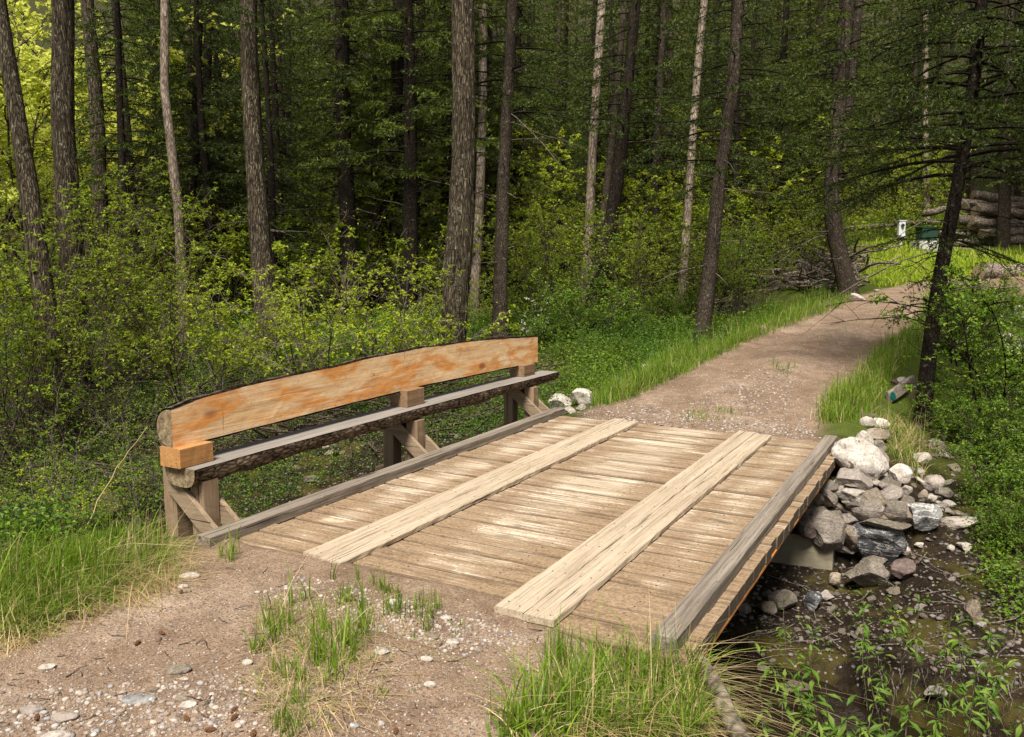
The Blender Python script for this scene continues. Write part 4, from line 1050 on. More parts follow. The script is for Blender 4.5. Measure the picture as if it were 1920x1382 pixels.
# yellow-green maples behind the bench
shrub('y0', 640, 690, 14.5, 1.35, 'bright yellow green shrub right behind the middle of the bench')
shrub('y1', 420, 680, 14.5, 1.2, 'bright yellow green shrub left of the thick trunk behind the bench')
shrub('y1', 745, 680, 15, 1.3, 'yellow green shrub between the thick trunk and the largest trunk')
shrub('y0', 560, 660, 16, 1.3, 'yellow green shrub just right of the thick furrowed trunk', rz=2)
shrub('y0', 840, 625, None, .75, 'low yellow green shrub in front of the largest trunk')
shrub('b0', 700, 640, 16, 1.2, 'nearly bare grey branching shrub in front of the dark trunks')
shrub('b0', 780, 600, None, 1.35, 'tall bare grey branching shrub left of the largest trunk', rz=1)
shrub('y1', 900, 600, None, .7, 'small yellow green shrub between the largest trunk and the slim fir')
# left thicket
LT = [('o0', 60, 760, 13.5, 1.3), ('o1', 190, 740, 14.5, 1.2), ('o0', 130, 640, 16.5, 1.5), ('o1', 10, 640, 15.5, 1.6), ('o0', 270, 650, 17, 1.2), ('o0', -40, 760, 12.5, 1.5), ('o1', 80, 600, 19, 1.7), ('o0', 220, 600, 19, 1.5), ('y0', 20, 800, 9.5, .55), ('b0', 20, 680, 13, 1.2), ('y1', 330, 640, 17, 1.1), ('b0', 330, 640, 15, 1.3)]
for q, (k_, x_, y_, d_2, s_2) in enumerate(LT):
    shrub(k_, x_, y_, d_2, s_2, 'tangled leafy shrub of the thicket along the left edge of the forest', group='thicket shrubs at left')
for q, (x_, y_, d_2, s_2) in enumerate([(30, 860, 9.6, .7), (110, 830, 10.5, .85), (190, 800, 11, .8), (260, 790, 10.6, .75), (330, 760, 11.5, .8), (400, 740, 12.5, .8), (470, 720, 13.2, .75), (60, 760, 12, 1.0), (150, 740, 12.8, 1.0), (240, 720, 13.6, .95), (560, 700, 13.6, .7), (640, 690, 14.2, .7), (-20, 800, 10.8, .9), (90, 900, 9.0, .5), (300, 860, 9.4, .5), (360, 830, 10.2, .55), (700, 680, 15, .7)]):
    shrub(('t0', 't1')[q % 2], x_, y_, d_2, s_2, 'low tangle of thin brown twigs with few small leaves behind the bench', group='twiggy brush behind the bench')
# forest edge by the road
RT = [('o0', 1190, 560, 21, 1.1), ('o1', 1250, 545, 22, .95), ('g0', 1090, 590, 19, 1.3), ('o0', 1390, 560, 21.5, .85), ('o1', 1440, 540, 22.5, .9), ('o0', 1330, 530, 22, 1.1), ('o1', 1500, 520, 24, 1.0), ('f1', 1160, 500, 25, 1.5), ('o1', 1060, 530, 22, 1.3), ('o0', 1000, 560, 20, 1.0), ('g1', 1400, 500, 25, 1.5), ('f0', 1230, 480, 26, 1.5), ('f1', 1450, 470, 27, 1.5), ('f1', 1320, 470, 27, 1.7), ('f1', 1060, 470, 26, 1.6), ('f0', 980, 470, 25, 1.3), ('f1', 700, 470, 24, 1.3), ('f1', 580, 470, 23, 1.2), ('f0', 420, 470, 23, 1.2), ('f1', 1520, 470, 29, 1.4), ('f0', 1400, 470, 31, 1.8), ('f1', 1160, 470, 31, 2.0), ('f0', 860, 470, 27, 1.8), ('f0', 640, 470, 27, 1.7), ('f1', 500, 470, 26, 1.6), ('f0', 1030, 470, 29, 2.0), ('f0', 1280, 470, 30, 2.1), ('f1', 780, 470, 25, 1.5), ('f1', 380, 470, 25, 1.5), ('f0', 1480, 470, 32, 2.0)]
for q, (k_, x_, y_, d_2, s_2) in enumerate(RT):
    shrub(k_, x_, y_, d_2, s_2, 'olive green shrub growing among the trunks of the forest edge', group='shrubs of the forest edge')
shrub('f0', 1690, 420, 34, 1.25, 'sunlit yellow shrub behind the utility boxes')
shrub('f0', 1640, 425, 33, 1.0, 'sunlit yellow green shrub left of the utility boxes', rz=1)
shrub('f0', 1735, 420, 37, 1.3, 'tall yellow shrub behind the log pile end', rz=2)
# right side
shrub('d0', 1870, 830, 10.8, 1.0, 'dark stemmed open shrub at the right with sparse green leaves')
shrub('d0', 1800, 700, 14.5, .7, 'dark stemmed shrub just right of the leaning fir')
G_ = [('g0', 1860, 960, 9.0, .62), ('g1', 1910, 900, 9.5, .75), ('g0', 1800, 860, 11, .6), ('g1', 1900, 780, 12, .85), ('g0', 1830, 760, 13, .7), ('g1', 1780, 720, 15, .75), ('g0', 1880, 700, 15, .8), ('g1', 1940, 820, 10, .9), ('g0', 1930, 1000, 8.2, .6), ('g1', 1860, 900, 10, .6), ('g0', 1900, 640, 18, .7), ('g1', 1760, 650, 17, .6), ('g0', 1840, 830, 11, .5), ('g1', 1890, 1040, 7.8, .38)]
for k_, x_, y_, d_2, s_2 in G_:
    shrub(k_, x_, y_, d_2, s_2, 'dense green shrub of the bank to the right of the creek', group='green shrubs on the right bank')
# backlit trees upper left
for q, (x_, y_, d_2, s_2) in enumerate([(40, 300, 27, 3.2), (150, 300, 29, 3.4), (100, 300, 31, 3.6), (210, 300, 32, 3.4), (10, 300, 34, 3.8), (250, 300, 36, 3.4), (-60, 300, 30, 3.4), (90, 250, 40, 4.2), (200, 250, 42, 4.2), (0, 200, 44, 4.4), (290, 300, 40, 3.6)]):
    if 'a0' not in SHR:
        g, lg = shrub_geo(seed=31, Hh=3., W=.75, nst=8, leaf=.07, dens=1.2, cluster=4, r0=.02); SHR['a0'] = (g.mesh('trunk', M['twig']), lg.mesh('crown', M['leaf_back']))
    o = shrub('a0', x_, y_, d_2, s_2, 'sunlit pale green broadleaf tree seen through the gap at the upper left', group='sunlit broadleaf trees upper left', cat='tree', nm='leafy_tree')
    for c_ in o.children: c_.name = 'trunk' if c_.name.startswith('stem') else 'crown'

# willow saplings in the lower right
def sapling_geo(seed, Hh, n=1, leaf=.095):
    r = np.random.default_rng(seed); g = Geo(); P_, D_ = [], []
    for s in range(n):
        az = r.random()*6.28; P = curve((r.normal(0, .03), r.normal(0, .03), -.05), (math.cos(az)*.35, math.sin(az)*.35, 1), Hh*r.uniform(.75, 1.1), 8, r, .07, -.01)
        g.add(*tube(P, np.linspace(.006, .002, 9), 5))
        nl = int(15*Hh/.6)
        for q in range(nl):
            t = r.uniform(.3, 1)**.6; i0 = min(int(t*8), 7); p = P[i0]+(P[i0+1]-P[i0])*(t*8-i0); a = q*2.4+r.normal(0, .3)
            P_.append(p); D_.append((math.cos(a), math.sin(a), r.uniform(-.9, .35) if t < .97 else .8))
    P_ = np.array(P_); D_ = np.array(D_); k = len(P_)
    N = np.stack([r.normal(0, .25, k), r.normal(0, .25, k), np.ones(k)], -1)
    V, F = leaves(P_, D_, N, leaf*r.uniform(.6, 1.15, k), r, .30, .05, True)
    lg = Geo(); lg.add(V, F); return g, lg
WS = [(1480, 1230, 6.0, .28, 2), (1640, 1200, 6.2, .35, 2), (1750, 1180, 6.2, .3, 2), (1830, 1230, 5.6, .35, 2), (1540, 1300, 5.2, .3, 2), (1880, 1300, 5.0, .4, 2), (1420, 1330, 5.0, .22, 2), (1740, 1440, 4.0, .35, 2), (1660, 1440, 4.0, .4, 2), (1820, 1440, 4.1, .35, 2), (1880, 1420, 4.3, .3, 2), (1700, 1300, 5.2, .62, 2), (1610, 1382, 4.6, .55, 2), (1505, 1330, 4.9, .42, 2), (1770, 1370, 4.8, .6, 2), (1560, 1400, 4.4, .4, 2), (1850, 1400, 4.6, .42, 1), (1660, 1400, 4.5, .6, 2), (1800, 1290, 5.4, .45, 2), (1690, 1240, 5.6, .45, 2), (1720, 1400, 4.3, .38, 2), (1600, 1440, 4.2, .42, 2), (1460, 1400, 4.4, .25, 1), (1915, 1330, 5.0, .3, 1)]
for q, (x_, y_, d_2, h_2, n_2) in enumerate(WS):
    b = depth_pt(x_, y_, d_2); zt_ = T(b[:1], b[1:2])[0]; top = b[2]+h_2*1.0
    b[2] = zt_
    g, lg = sapling_geo(60+q, min(max(top-zt_, .3), 1.6), n_2)
    o = empty('willow_sapling', b); put('stem', g.mesh('stem', M['twig']), o); put('foliage', lg.mesh('foliage', M['leaf_willow']), o)
    tag(o, 'young willow shoot with long drooping green leaves on the creek bank at lower right', 'sapling', 'willow shoots on the creek bank')

r = np.random.default_rng(23); q = in_poly([(1010, 660), (1090, 610), (1250, 590), (1340, 600), (1240, 650), (1120, 720), (1060, 725)], 30, r)
for w_, (x_, y_) in enumerate(q): shrub(('g0', 'g1', 't0')[w_ % 3], x_, y_, None, r.uniform(.28, .55), 'knee high green bush in the bank between the forest and the left road edge', group='low bushes along the road')
# white blossom
shrub('g0', 1010, 655, None, .75, 'green shrub with small white blossoms at the right end of the bench', cat='shrub')
r = np.random.default_rng(12); q = in_poly([(985, 545), (1040, 560), (1025, 625), (975, 620)], 44, r); b = at(1010, 655); dp = dep_of(b)
P_ = depth_pt(q[:, 0], q[:, 1], dp+r.normal(-.25, .15, len(q))); P_ = np.repeat(P_, 4, 0)+r.normal(0, .012, (len(q)*4, 3))
V, F = leaves(P_, rdir(r, len(P_)), np.tile([0, 0, 1.], (len(P_), 1))+r.normal(0, .4, (len(P_), 3)), np.full(len(P_), .028), r, .8)
g = Geo(); g.add(V, F); tag(put('blossom', g.mesh('blossom', M['petal'])), kind='stuff')

# ---- undergrowth carpet
def carpet(name, P, h, leaf, mat, r, k=7, spread=.14):
    n = len(P); Q = np.repeat(P, k, 0); m = len(Q)
    Q = Q+np.stack([r.normal(0, spread, m), r.normal(0, spread, m), np.repeat(h, k)*r.random(m)**.7], -1)
    D = rdir(r, m)*np.array([1, 1, .4]); N = np.stack([r.normal(0, .4, m), r.normal(0, .4, m), np.ones(m)], -1)
    V, F = leaves(Q, D, N, np.repeat(leaf, k)*r.uniform(.6, 1.25, m), r)
    g = Geo(); g.add(V, F); tag(put(name, g.mesh(name, M[mat])), kind='stuff')
def world_pts(x0, x1, y0, y1, n, seed, keep):
    r = np.random.default_rng(seed); x = r.uniform(x0, x1, n); y = r.uniform(y0, y1, n); m = keep(x, y); x, y = x[m], y[m]
    return np.stack([x, y, T(x, y)], -1)
def inview(P, mg=120):
    d = P-CAM; w_ = d@FWD; ok = w_ > .5; px = 960+FPX*(d@RGT)/np.maximum(w_, .1); return ok & (px > -mg) & (px < 1920+mg)
r = np.random.default_rng(44)
def left_keep(x, y): return (road_d(x, y) < -2.0-.5*r.random(len(x))) & (T(x, y, False) > -1.22) & ~((x > -5.6) & (y < 9.9)) & ((fbm(x*.55, y*.55, s=61) > -.55) | (y > 16)) & (y+.15*x > 5.5)
P = world_pts(-40, -1, 6.8, 20, 95000, 45, left_keep); P = P[inview(P)]
sel = r.random(len(P)); dens = np.clip(.62+.8*fbm(P[:, 0]*.4, P[:, 1]*.4, s=63), .2, 1); P = P[sel < dens*np.where((P[:, 1] < 13.5) & (P[:, 0] < -6), .55, 1)]
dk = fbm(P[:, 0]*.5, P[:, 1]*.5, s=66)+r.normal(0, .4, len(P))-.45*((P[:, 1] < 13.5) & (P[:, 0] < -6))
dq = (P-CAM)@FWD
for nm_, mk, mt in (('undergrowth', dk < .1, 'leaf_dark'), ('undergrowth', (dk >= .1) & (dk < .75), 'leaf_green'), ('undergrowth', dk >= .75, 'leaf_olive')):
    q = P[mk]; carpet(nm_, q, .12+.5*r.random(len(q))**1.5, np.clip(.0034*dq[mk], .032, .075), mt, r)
P = world_pts(-45, 3, 20, 46, 42000, 46, lambda x, y: (road_d(x, y) < -2.2) & ~((x > -7.5) & (y > 17) & (y < 36))); P = P[inview(P)]
q = r.random(len(P))
carpet('undergrowth', P[q < .5], .3+.7*r.random((q < .5).sum()), np.full((q < .5).sum(), .10), 'leaf_green', r, 6, .25)
carpet('undergrowth', P[q >= .5], .3+.9*r.random((q >= .5).sum()), np.full((q >= .5).sum(), .10), 'leaf_olive', r, 6, .25)
P = px_pts([(340, 960), (480, 850), (760, 770), (990, 750), (990, 775), (700, 880), (430, 1000)], 900, 57)
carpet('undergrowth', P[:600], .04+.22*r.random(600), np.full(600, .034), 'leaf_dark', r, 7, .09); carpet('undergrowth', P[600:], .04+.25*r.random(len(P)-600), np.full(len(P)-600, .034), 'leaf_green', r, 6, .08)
# lush strip between forest edge and road
P = px_pts([(1020, 640), (1120, 580), (1300, 560), (1400, 590), (1240, 660), (1100, 740), (1060, 730), (1040, 680)], 2800, 47)
carpet('undergrowth', P[:1300], .05+.25*r.random(1300), np.full(1300, .042), 'leaf_green', r, 8, .12); carpet('undergrowth', P[1300:], .05+.25*r.random(len(P)-1300), np.full(len(P)-1300, .042), 'leaf_dark', r, 8, .12)
P = px_pts([(0, 830), (180, 830), (330, 900), (310, 960), (130, 1010), (0, 1030)], 1500, 48)
carpet('undergrowth', P[:700], .05+.30*r.random(700), np.full(700, .05), 'leaf_green', r, 6, .09); carpet('undergrowth', P[700:], .05+.25*r.random(len(P)-700), np.full(len(P)-700, .045), 'leaf_dark', r, 6, .09)
# right bank ground cover
P = world_pts(-.2, 16, 7.5, 24, 15000, 49, lambda x, y: (road_d(x, y) > 2.1) & (x > .55+.5*fbm(y*.6, x*.6, s=71)) & (y > 8.6-.0*x)); P = P[inview(P)]
q = r.random(len(P)); carpet('undergrowth', P[q < .55], .1+.45*r.random((q < .55).sum()), np.full((q < .55).sum(), .05), 'leaf_green', r, 7, .14); carpet('undergrowth', P[q >= .55], .1+.4*r.random((q >= .55).sum()), np.full((q >= .55).sum(), .048), 'leaf_dark', r, 7, .14)
P = px_pts([(1790, 920), (1920, 900), (1920, 1200), (1850, 1120), (1830, 1000)], 420, 50); carpet('undergrowth', P, .05+.25*r.random(len(P)), np.full(len(P), .04), 'leaf_green', r, 6, .08)
P = px_pts([(1380, 1120), (1700, 1090), (1920, 1090), (1920, 1260), (1450, 1240)], 50, 51); carpet('undergrowth', P, .03+.08*r.random(len(P)), np.full(len(P), .03), 'leaf_green', r, 6, .05)

# ---- fallen twigs and litter sticks
def sticks(P, L, rad, mat, r, k=4, lift=.04):
    g = Geo()
    for p, l in zip(P, L):
        a = r.random()*6.28; c = curve(p+np.array([0, 0, lift*r.random()]), (math.cos(a), math.sin(a), r.normal(.05, .15)), l, 5, r, .14, 0)
        c[:, 2] = np.maximum(c[:, 2], T(c[:, 0], c[:, 1])-.004); g.add(*tube(c, np.linspace(1, .5, 6)*rad*(.5+l), k))
    return g
P = px_pts([(0, 720), (300, 700), (700, 640), (1000, 700), (960, 800), (450, 880), (300, 930), (0, 900)], 520, 52)
tag(put('fallen_twigs', sticks(P, r.uniform(.3, 1.5, len(P)), .011, 'twig_grey', r, lift=.18).mesh('fallen_twigs', M['twig'])), kind='stuff')
P = px_pts(NEAR, 110, 53); tag(put('twig_litter', sticks(P, r.uniform(.03, .13, len(P)), .005, 'twig', r, lift=.008).mesh('twig_litter', M['twig'])), kind='stuff')
P = px_pts([(1380, 1120), (1700, 1040), (1900, 1060), (1900, 1250), (1420, 1240)], 110, 54); tag(put('twig_litter', sticks(P, r.uniform(.08, .4, len(P)), .007, 'twig', r, lift=.03).mesh('twig_litter', M['twig_grey'])), kind='stuff')
# pine cones lying on the track
cn = Geo(); V, F = ICO[2]; V = V*(1+.25*np.sin(V[:, 2:3]*14+np.arctan2(V[:, 1:2], V[:, 0:1])*5)); cn.add(V*np.array([.5, .5, 1.0]), F); cn = cn.mesh('pine_cone', M['cone'])
for x_, y_ in [(350, 1352), (395, 1376), (440, 1338), (1385, 1300), (303, 1190), (742, 1373), (926, 1338), (340, 1113), (440, 1352), (258, 1208), (70, 1352), (475, 1382)]:
    p = at(x_, y_); o = put('pine_cone', cn, loc=(p[0], p[1], p[2]+.010)); o.scale = (.02, .02, .022); o.rotation_euler = (1.5, 0, x_); tag(o, 'small brown pine cone lying in the dirt of the foreground track', 'pine cone', 'pine cones on the track')
# ------------------------------------------------------------------ trees
def trunk_geo(P, R, k, seed, rough=.10, ridge=.0, flare=.35):
    """bark-skinned trunk along a polyline; ridges run up the stem"""
    L = np.concatenate([[0], np.cumsum(np.linalg.norm(np.diff(P, axis=0), axis=1))]); n = max(8, int(L[-1]/.14))
    s = np.linspace(0, L[-1], n); C = np.stack([np.interp(s, L, P[:, q]) for q in range(3)], -1)
    ker = 5
    for _ in range(3): C[1:-1] = (C[:-2]+2*C[1:-1]+C[2:])/4
    r_ = np.interp(s, L, R)
    r_ = r_*(1+flare*np.exp(-s/.28))
    th = np.arange(k)*2*pi/k; t, a, b = frames(C)
    TT, SS = np.meshgrid(th, s)
    cx, sx = np.cos(TT), np.sin(TT)
    d = rough*fbm(cx*1.6+seed, sx*1.6, SS*.8, s=seed % 91, o=3)
    if ridge: d = d+ridge*fbm(cx*5.5+seed, sx*5.5, SS*1.3, s=seed % 83+4, o=3)
    rad = r_[:, None]*(1+d)
    V = C[:, None]+rad[..., None]*(cx[..., None]*a[:, None]+sx[..., None]*b[:, None])
    i = np.arange(n-1)[:, None]*k; j = np.arange(k)[None]; j2 = (j+1) % k
    return V.reshape(-1, 3), np.stack([i+j, i+j2, i+k+j2, i+k+j], -1).reshape(-1, 4), C

def crown_geo(ax, z0, z1, R, nb, seed, dens=1., nl=.05, nw=.016, ztop=None, dead=10, zdead=None, droop=.45, sparse=0.):
    """fir crown: limbs along the axis ax(z), side twigs on each limb, needles on each twig; material 0 wood, 1 needles"""
    r = np.random.default_rng(seed); g = Geo(); ztop = ztop or z1*1.35
    TP, TD, TL = [], [], []
    for q in range(nb):
        z = z0+(z1-z0)*((q+r.random())/nb)**.95; az = q*2.399+r.normal(0, .35)
        if r.random() < sparse: continue
        L = max(.35, R*max(.12, 1-(z-z0)/(ztop-z0))**.75*r.uniform(.55, 1.1)); c = ax(z)
        n = 8; t = np.linspace(0, 1, n+1); u = np.array([math.cos(az), math.sin(az)])
        dr = droop*r.uniform(.6, 1.4); hz = L*(.22*t-dr*t**1.6+.12*t**4)
        sd = r.normal(0, .10)*L*t**2
        B = np.stack([c[0]+u[0]*L*t-u[1]*sd, c[1]+u[1]*L*t+u[0]*sd, z+hz], -1)
        g.add(*tube(B, np.linspace(.007+.008*L, .003, n+1), 4))
        m = max(6, int(L*15*dens))
        tt = r.uniform(.16, 1, m)**.8; i0 = np.minimum((tt*n).astype(int), n-1); f = (tt*n-i0)[:, None]
        p = B[i0]*(1-f)+B[i0+1]*f; fw = B[i0+1]-B[i0]; fw /= np.linalg.norm(fw, axis=1)[:, None]
        sgn = np.where(np.arange(m) % 2, 1., -1.); sv = np.stack([-fw[:, 1], fw[:, 0], np.zeros(m)], -1)
        d = fw*r.uniform(.5, .95, m)[:, None]+sv*sgn[:, None]*r.uniform(.5, 1, m)[:, None]; d[:, 2] += r.normal(-.22, .22, m)
        d /= np.linalg.norm(d, axis=1)[:, None]
        TP.append(p); TD.append(d); TL.append((.14+.30*L*(1-tt)*.9+.06)*r.uniform(.6, 1.2, m))
    TP = np.concatenate(TP); TD = np.concatenate(TD); TL = np.minimum(np.concatenate(TL), .75)
    per = np.maximum(4, (TL/(nl*.30)).astype(int)); idx = np.repeat(np.arange(len(TP)), per); m = len(idx)
    s = r.random(m); P = TP[idx]+TD[idx]*(TL[idx]*s)[:, None]; P[:, 2] -= .10*TL[idx]*s**2
    D = TD[idx]*.75+rdir(r, m)*.8; D[:, 2] -= .05
    D /= np.linalg.norm(D, axis=1)[:, None]; sd = np.cross(D, rdir(r, m)); sd /= np.linalg.norm(sd, axis=1)[:, None]+1e-9
    l = (nl*r.uniform(.6, 1.3, m))[:, None]
    V = np.stack([P-sd*nw*.5, P+sd*nw*.5, P+D*l], 1).reshape(-1, 3)
    g.add(V, np.arange(m*3).reshape(-1, 3), 1)
    # twig wood as thin slivers
    up = np.array([0, 0, 1.]); w_ = .0035
    E_ = TP+TD*TL[:, None]; E_[:, 2] -= .1*TL
    V = np.stack([TP-up*w_, TP+up*w_, E_], 1).reshape(-1, 3); g.add(V, np.arange(len(TP)*3).reshape(-1, 3), 0)
    # dead lower limbs
    if dead:
        za, zb_ = zdead or (max(.8, z0*.3), z0+1)
        for q in range(dead):
            z = r.uniform(za, zb_); c = ax(z); az = r.random()*6.28; L = R*r.uniform(.25, .8)
            B = curve((c[0], c[1], z), (math.cos(az), math.sin(az), r.uniform(-.25, .35)), L, 7, r, .10, -.05)
            g.add(*tube(B, np.linspace(.010, .003, 8), 4), 2 if r.random() < .3 else 0)
            for c2 in range(int(r.integers(2, 6))):
                i0 = r.integers(2, 7); v = rdir(r, 1)[0]; v[2] *= .5
                g.add(*tube(curve(B[i0], v+.6*(B[i0]-B[i0-1])/np.linalg.norm(B[i0]-B[i0-1]), L*r.uniform(.15, .4), 4, r, .12, -.03), np.linspace(.005, .0018, 5), 3), 0)
    return g

def px_tree(name, pts, wb, wt, dep, bark, label, crown=None, k=24, rough=.08, ridge=0., top=11., cat='tree', flare=.15, needle='needle'):
    """a tree whose stem passes through the given photo points at the given depth; its foot is set on the ground"""
    q = np.array(pts, float); P = depth_pt(q[:, 0], q[:, 1], np.full(len(q), dep))[::-1]   # foot first
    dr = P[0]-P[1]; dr = dr/max(abs(dr[2]), .2)
    b = P[0].copy(); zt_ = T(b[:1], b[1:2])[0]
    if b[2] > zt_+.05:
        e = b+dr*(b[2]-zt_+.15)*.9; e[2] = T(e[:1], e[1:2])[0]-.15; P = np.concatenate([[e], P])
    else: P[0, 2] = zt_-.15
    d = P[-1]-P[-2]; d = d/abs(d[2])
    if P[-1, 2] < top:
        t_ = P[-1]+np.array([d[0]*.6, d[1]*.6, 1])*(top-P[-1, 2]); P = np.concatenate([P, [t_]])
    s = dep/FPX/2; z = P[:, 2]; zlo, zhi = z[0], depth_pt(0, q[:, 1].min(), dep)[2]
    f = np.clip((z-zlo)/max(zhi-zlo, 1), 0, 1); up_ = np.maximum(z-zhi, 0); R = .9*s*(wt+(wb-wt)*(1-f)**1.7)*np.maximum(1-up_/14, .3)
    V, F, C = trunk_geo(P, R, k, int(q[0, 0])+7, rough, ridge, flare)
    base = np.array([P[0, 0], P[0, 1], zt_])
    o = empty(name, base)
    put('trunk', mesh('trunk', V-base, F, M[bark], smooth=True), o)
    if crown:
        ax = lambda zz: np.array([np.interp(zz, C[:, 2], C[:, 0]), np.interp(zz, C[:, 2], C[:, 1])])
        kw = dict(crown); kw['z0'] += 0; g = crown_geo(ax, seed=int(q[0, 0])+int(q[-1, 1]), **kw)
        put('crown', g.mesh('crown', [M['bark_dark'], M[needle], M['twig_grey']], org=base), o)
    return tag(o, label, cat)
DF = dict(z0=5.0, z1=9.6, R=2.3, nb=34, dens=1.0, dead=16, zdead=(1.5, 6), nl=.075, nw=.024)
def cr(**k): q = dict(DF); q.update(k); return q
px_tree('cottonwood', [(-8, -20), (20, 150), (45, 300), (72, 470), (95, 640)], 50, 31, 14.5, 'bark_big', 'leaning furrowed trunk at the far left edge', None, 30, ridge=.06)
px_tree('cottonwood', [(118, -10), (118, 110), (117, 230), (132, 420), (140, 600)], 52, 42, 17, 'bark_big', 'thick furrowed trunk second from the left, bright leaves behind it', None, 34, ridge=.06)
px_tree('cottonwood', [(163, -10), (172, 100), (180, 180), (190, 420), (200, 560)], 34, 26, 22, 'bark_big', 'slimmer furrowed trunk close right of the thick left one', None, 24, ridge=.05)
px_tree('aspen', [(309, -10), (308, 160), (318, 250), (335, 400), (343, 560)], 22, 17, 21, 'bark_pale', 'pale sunlit trunk half hidden by fir boughs at left', None, 20, ridge=.03)
px_tree('cottonwood', [(465, -10), (468, 120), (475, 260), (488, 450), (505, 652)], 52, 33, 19.0, 'bark_big', 'tall furrowed trunk standing behind the left half of the bench', cr(z0=7.2, R=2.0, nb=16, dead=10, zdead=(2.5, 7)), 40, ridge=.07)  # high needle crown is added to shade the forest
px_tree('fir_tree', [(640, -10), (642, 200), (652, 400), (660, 600)], 40, 28, 23, 'bark_dark', 'dark straight fir trunk midway between the two thick furrowed trunks', cr(z0=4.2, R=2.6, nb=36, dead=24), 22)
px_tree('cottonwood', [(868, -10), (869, 150), (869, 300), (860, 480), (848, 640)], 58, 46, 16.5, 'bark_big', 'largest furrowed trunk right of the middle, behind the bench end', cr(z0=7.5, R=2.0, nb=12, dead=12, zdead=(2, 7)), 44, ridge=.08)  # needle crown above the view, added as shading cover
px_tree('fir_tree', [(962, -10), (953, 160), (944, 330), (940, 480), (936, 625)], 34, 22, 18.0, 'bark_fir', 'slim scaly fir trunk just right of the largest trunk', cr(z0=5.0, R=2.6, nb=26, dead=34, zdead=(1.8, 6.5)), 26, ridge=.03)
px_tree('aspen', [(1130, -10), (1120, 130), (1112, 260), (1106, 400), (1098, 540)], 21, 17, 25, 'bark_pale', 'pale pinkish trunk left of the close pair of thin dark stems', None, 20, ridge=.03)
px_tree('fir_tree', [(1172, -10), (1160, 130), (1148, 260), (1132, 400), (1110, 540)], 20, 14, 24, 'bark_fir', 'thin pale stem leaning beside the darker fir stem', None, 18)
px_tree('fir_tree', [(1192, 0), (1180, 130), (1165, 290), (1142, 440), (1117, 555)], 34, 22, 23, 'bark_dark', 'dark leaning fir stem right of the thin pale stem', cr(z0=5.2, R=2.8, nb=32, dead=20), 22)
px_tree('aspen', [(1322, -10), (1308, 130), (1297, 280), (1288, 420), (1281, 520)], 19, 15, 24, 'bark_pale', 'slender pale trunk left of the dark fir by the road', None, 18, ridge=.03)
px_tree('fir_tree', [(1386, -10), (1374, 160), (1350, 330), (1334, 480), (1317, 622)], 34, 24, 18.0, 'bark_fir', 'fir trunk standing at the left edge of the road grass', cr(z0=3.6, z1=8.6, ztop=13, R=2.4, nb=44, dead=22, zdead=(1.6, 4.5), nl=.065, nw=.02), 26, ridge=.03)
px_tree('fir_tree', [(1592, -10), (1583, 120), (1570, 240), (1558, 350), (1564, 430), (1580, 500), (1596, 552)], 40, 20, 21.5, 'bark_fir', 'curved reddish fir trunk where the road bends', cr(z0=4.2, R=3.0, nb=44, dead=30, zdead=(2.0, 5)), 30, ridge=.05, needle='needle_light')
q_ = np.array([(1572, 345), (1586, 250), (1598, 150), (1606, 60), (1612, -10), (1622, -200)], float); Pq = depth_pt(q_[:, 0], q_[:, 1], np.full(6, 21.5)); V, F, C = trunk_geo(Pq, np.array([.05, .10, .11, .11, .10, .08]), 18, 9, .08, .03, 0)
fk = [o for o in COL.objects if o.get('label', '').startswith('curved reddish fir')][0]
o = put('stem', mesh('stem', V-np.array(fk.location), F, M['bark_fir'], smooth=True), fk); o['label'] = 'second thinner stem of the forked fir'
px_tree('fir_tree', [(1842, -10), (1826, 160), (1795, 350), (1765, 500), (1745, 640), (1727, 800)], 33, 24, 11.3, 'bark_dark', 'dark leaning fir at the right bank, nearest tree of the scene', cr(z0=3.1, z1=6.4, ztop=12, R=2.9, nb=70, dens=1.25, dead=26, zdead=(1.0, 4.0), nl=.05, nw=.017), 34, rough=.06, ridge=.03, flare=.2)
px_tree('fir_tree', [(748, -10), (742, 200), (735, 330), (720, 430), (700, 560)], 36, 26, 26, 'bark_dark', 'dark leaning fir trunk behind the bare grey shrubs', cr(z0=5.5, R=2.8, nb=34, dead=26), 20)
px_tree('fir_tree', [(790, -10), (784, 200), (778, 400), (770, 560)], 26, 20, 27, 'bark_dark', 'dark thin fir trunk left of the largest trunk', cr(z0=5.5, R=2.6, nb=30, dead=20), 18)
px_tree('aspen', [(905, -10), (905, 200), (898, 400), (890, 560)], 22, 18, 24, 'bark_pale', 'shaded pale stem between the largest trunk and the slim fir', None, 18)
px_tree('fir_tree', [(372, -10), (368, 250), (352, 420), (338, 560)], 26, 18, 24, 'bark_dark', 'dark leaning stem right of the pale sunlit trunk', cr(z0=4.4, R=2.6, nb=40, dead=20), 18)
px_tree('fir_tree', [(395, -10), (383, 270), (388, 390), (390, 520)], 22, 16, 27, 'bark_dark', 'dark straight stem left of the tall furrowed trunk', cr(z0=5.0, R=2.6, nb=34, dead=20), 18)
px_tree('fir_tree', [(1378, -10), (1372, 320), (1382, 440), (1384, 500)], 18, 14, 29, 'bark_dark', 'thin dark stem behind the fir at the road grass', cr(z0=5.5, R=2.6, nb=34, dead=20), 14)
px_tree('aspen', [(1736, 20), (1735, 200), (1737, 390), (1738, 440)], 14, 10, 36, 'bark_pale', 'slim pale stem behind the sunlit yellow shrubs', None, 12)
px_tree('fir_tree', [(1540, -10), (1528, 120), (1505, 280), (1490, 430)], 16, 12, 30, 'bark_fir', 'thin reddish stem left of the curved fir', cr(z0=5.0, R=2.6, nb=36, dead=16), 14)
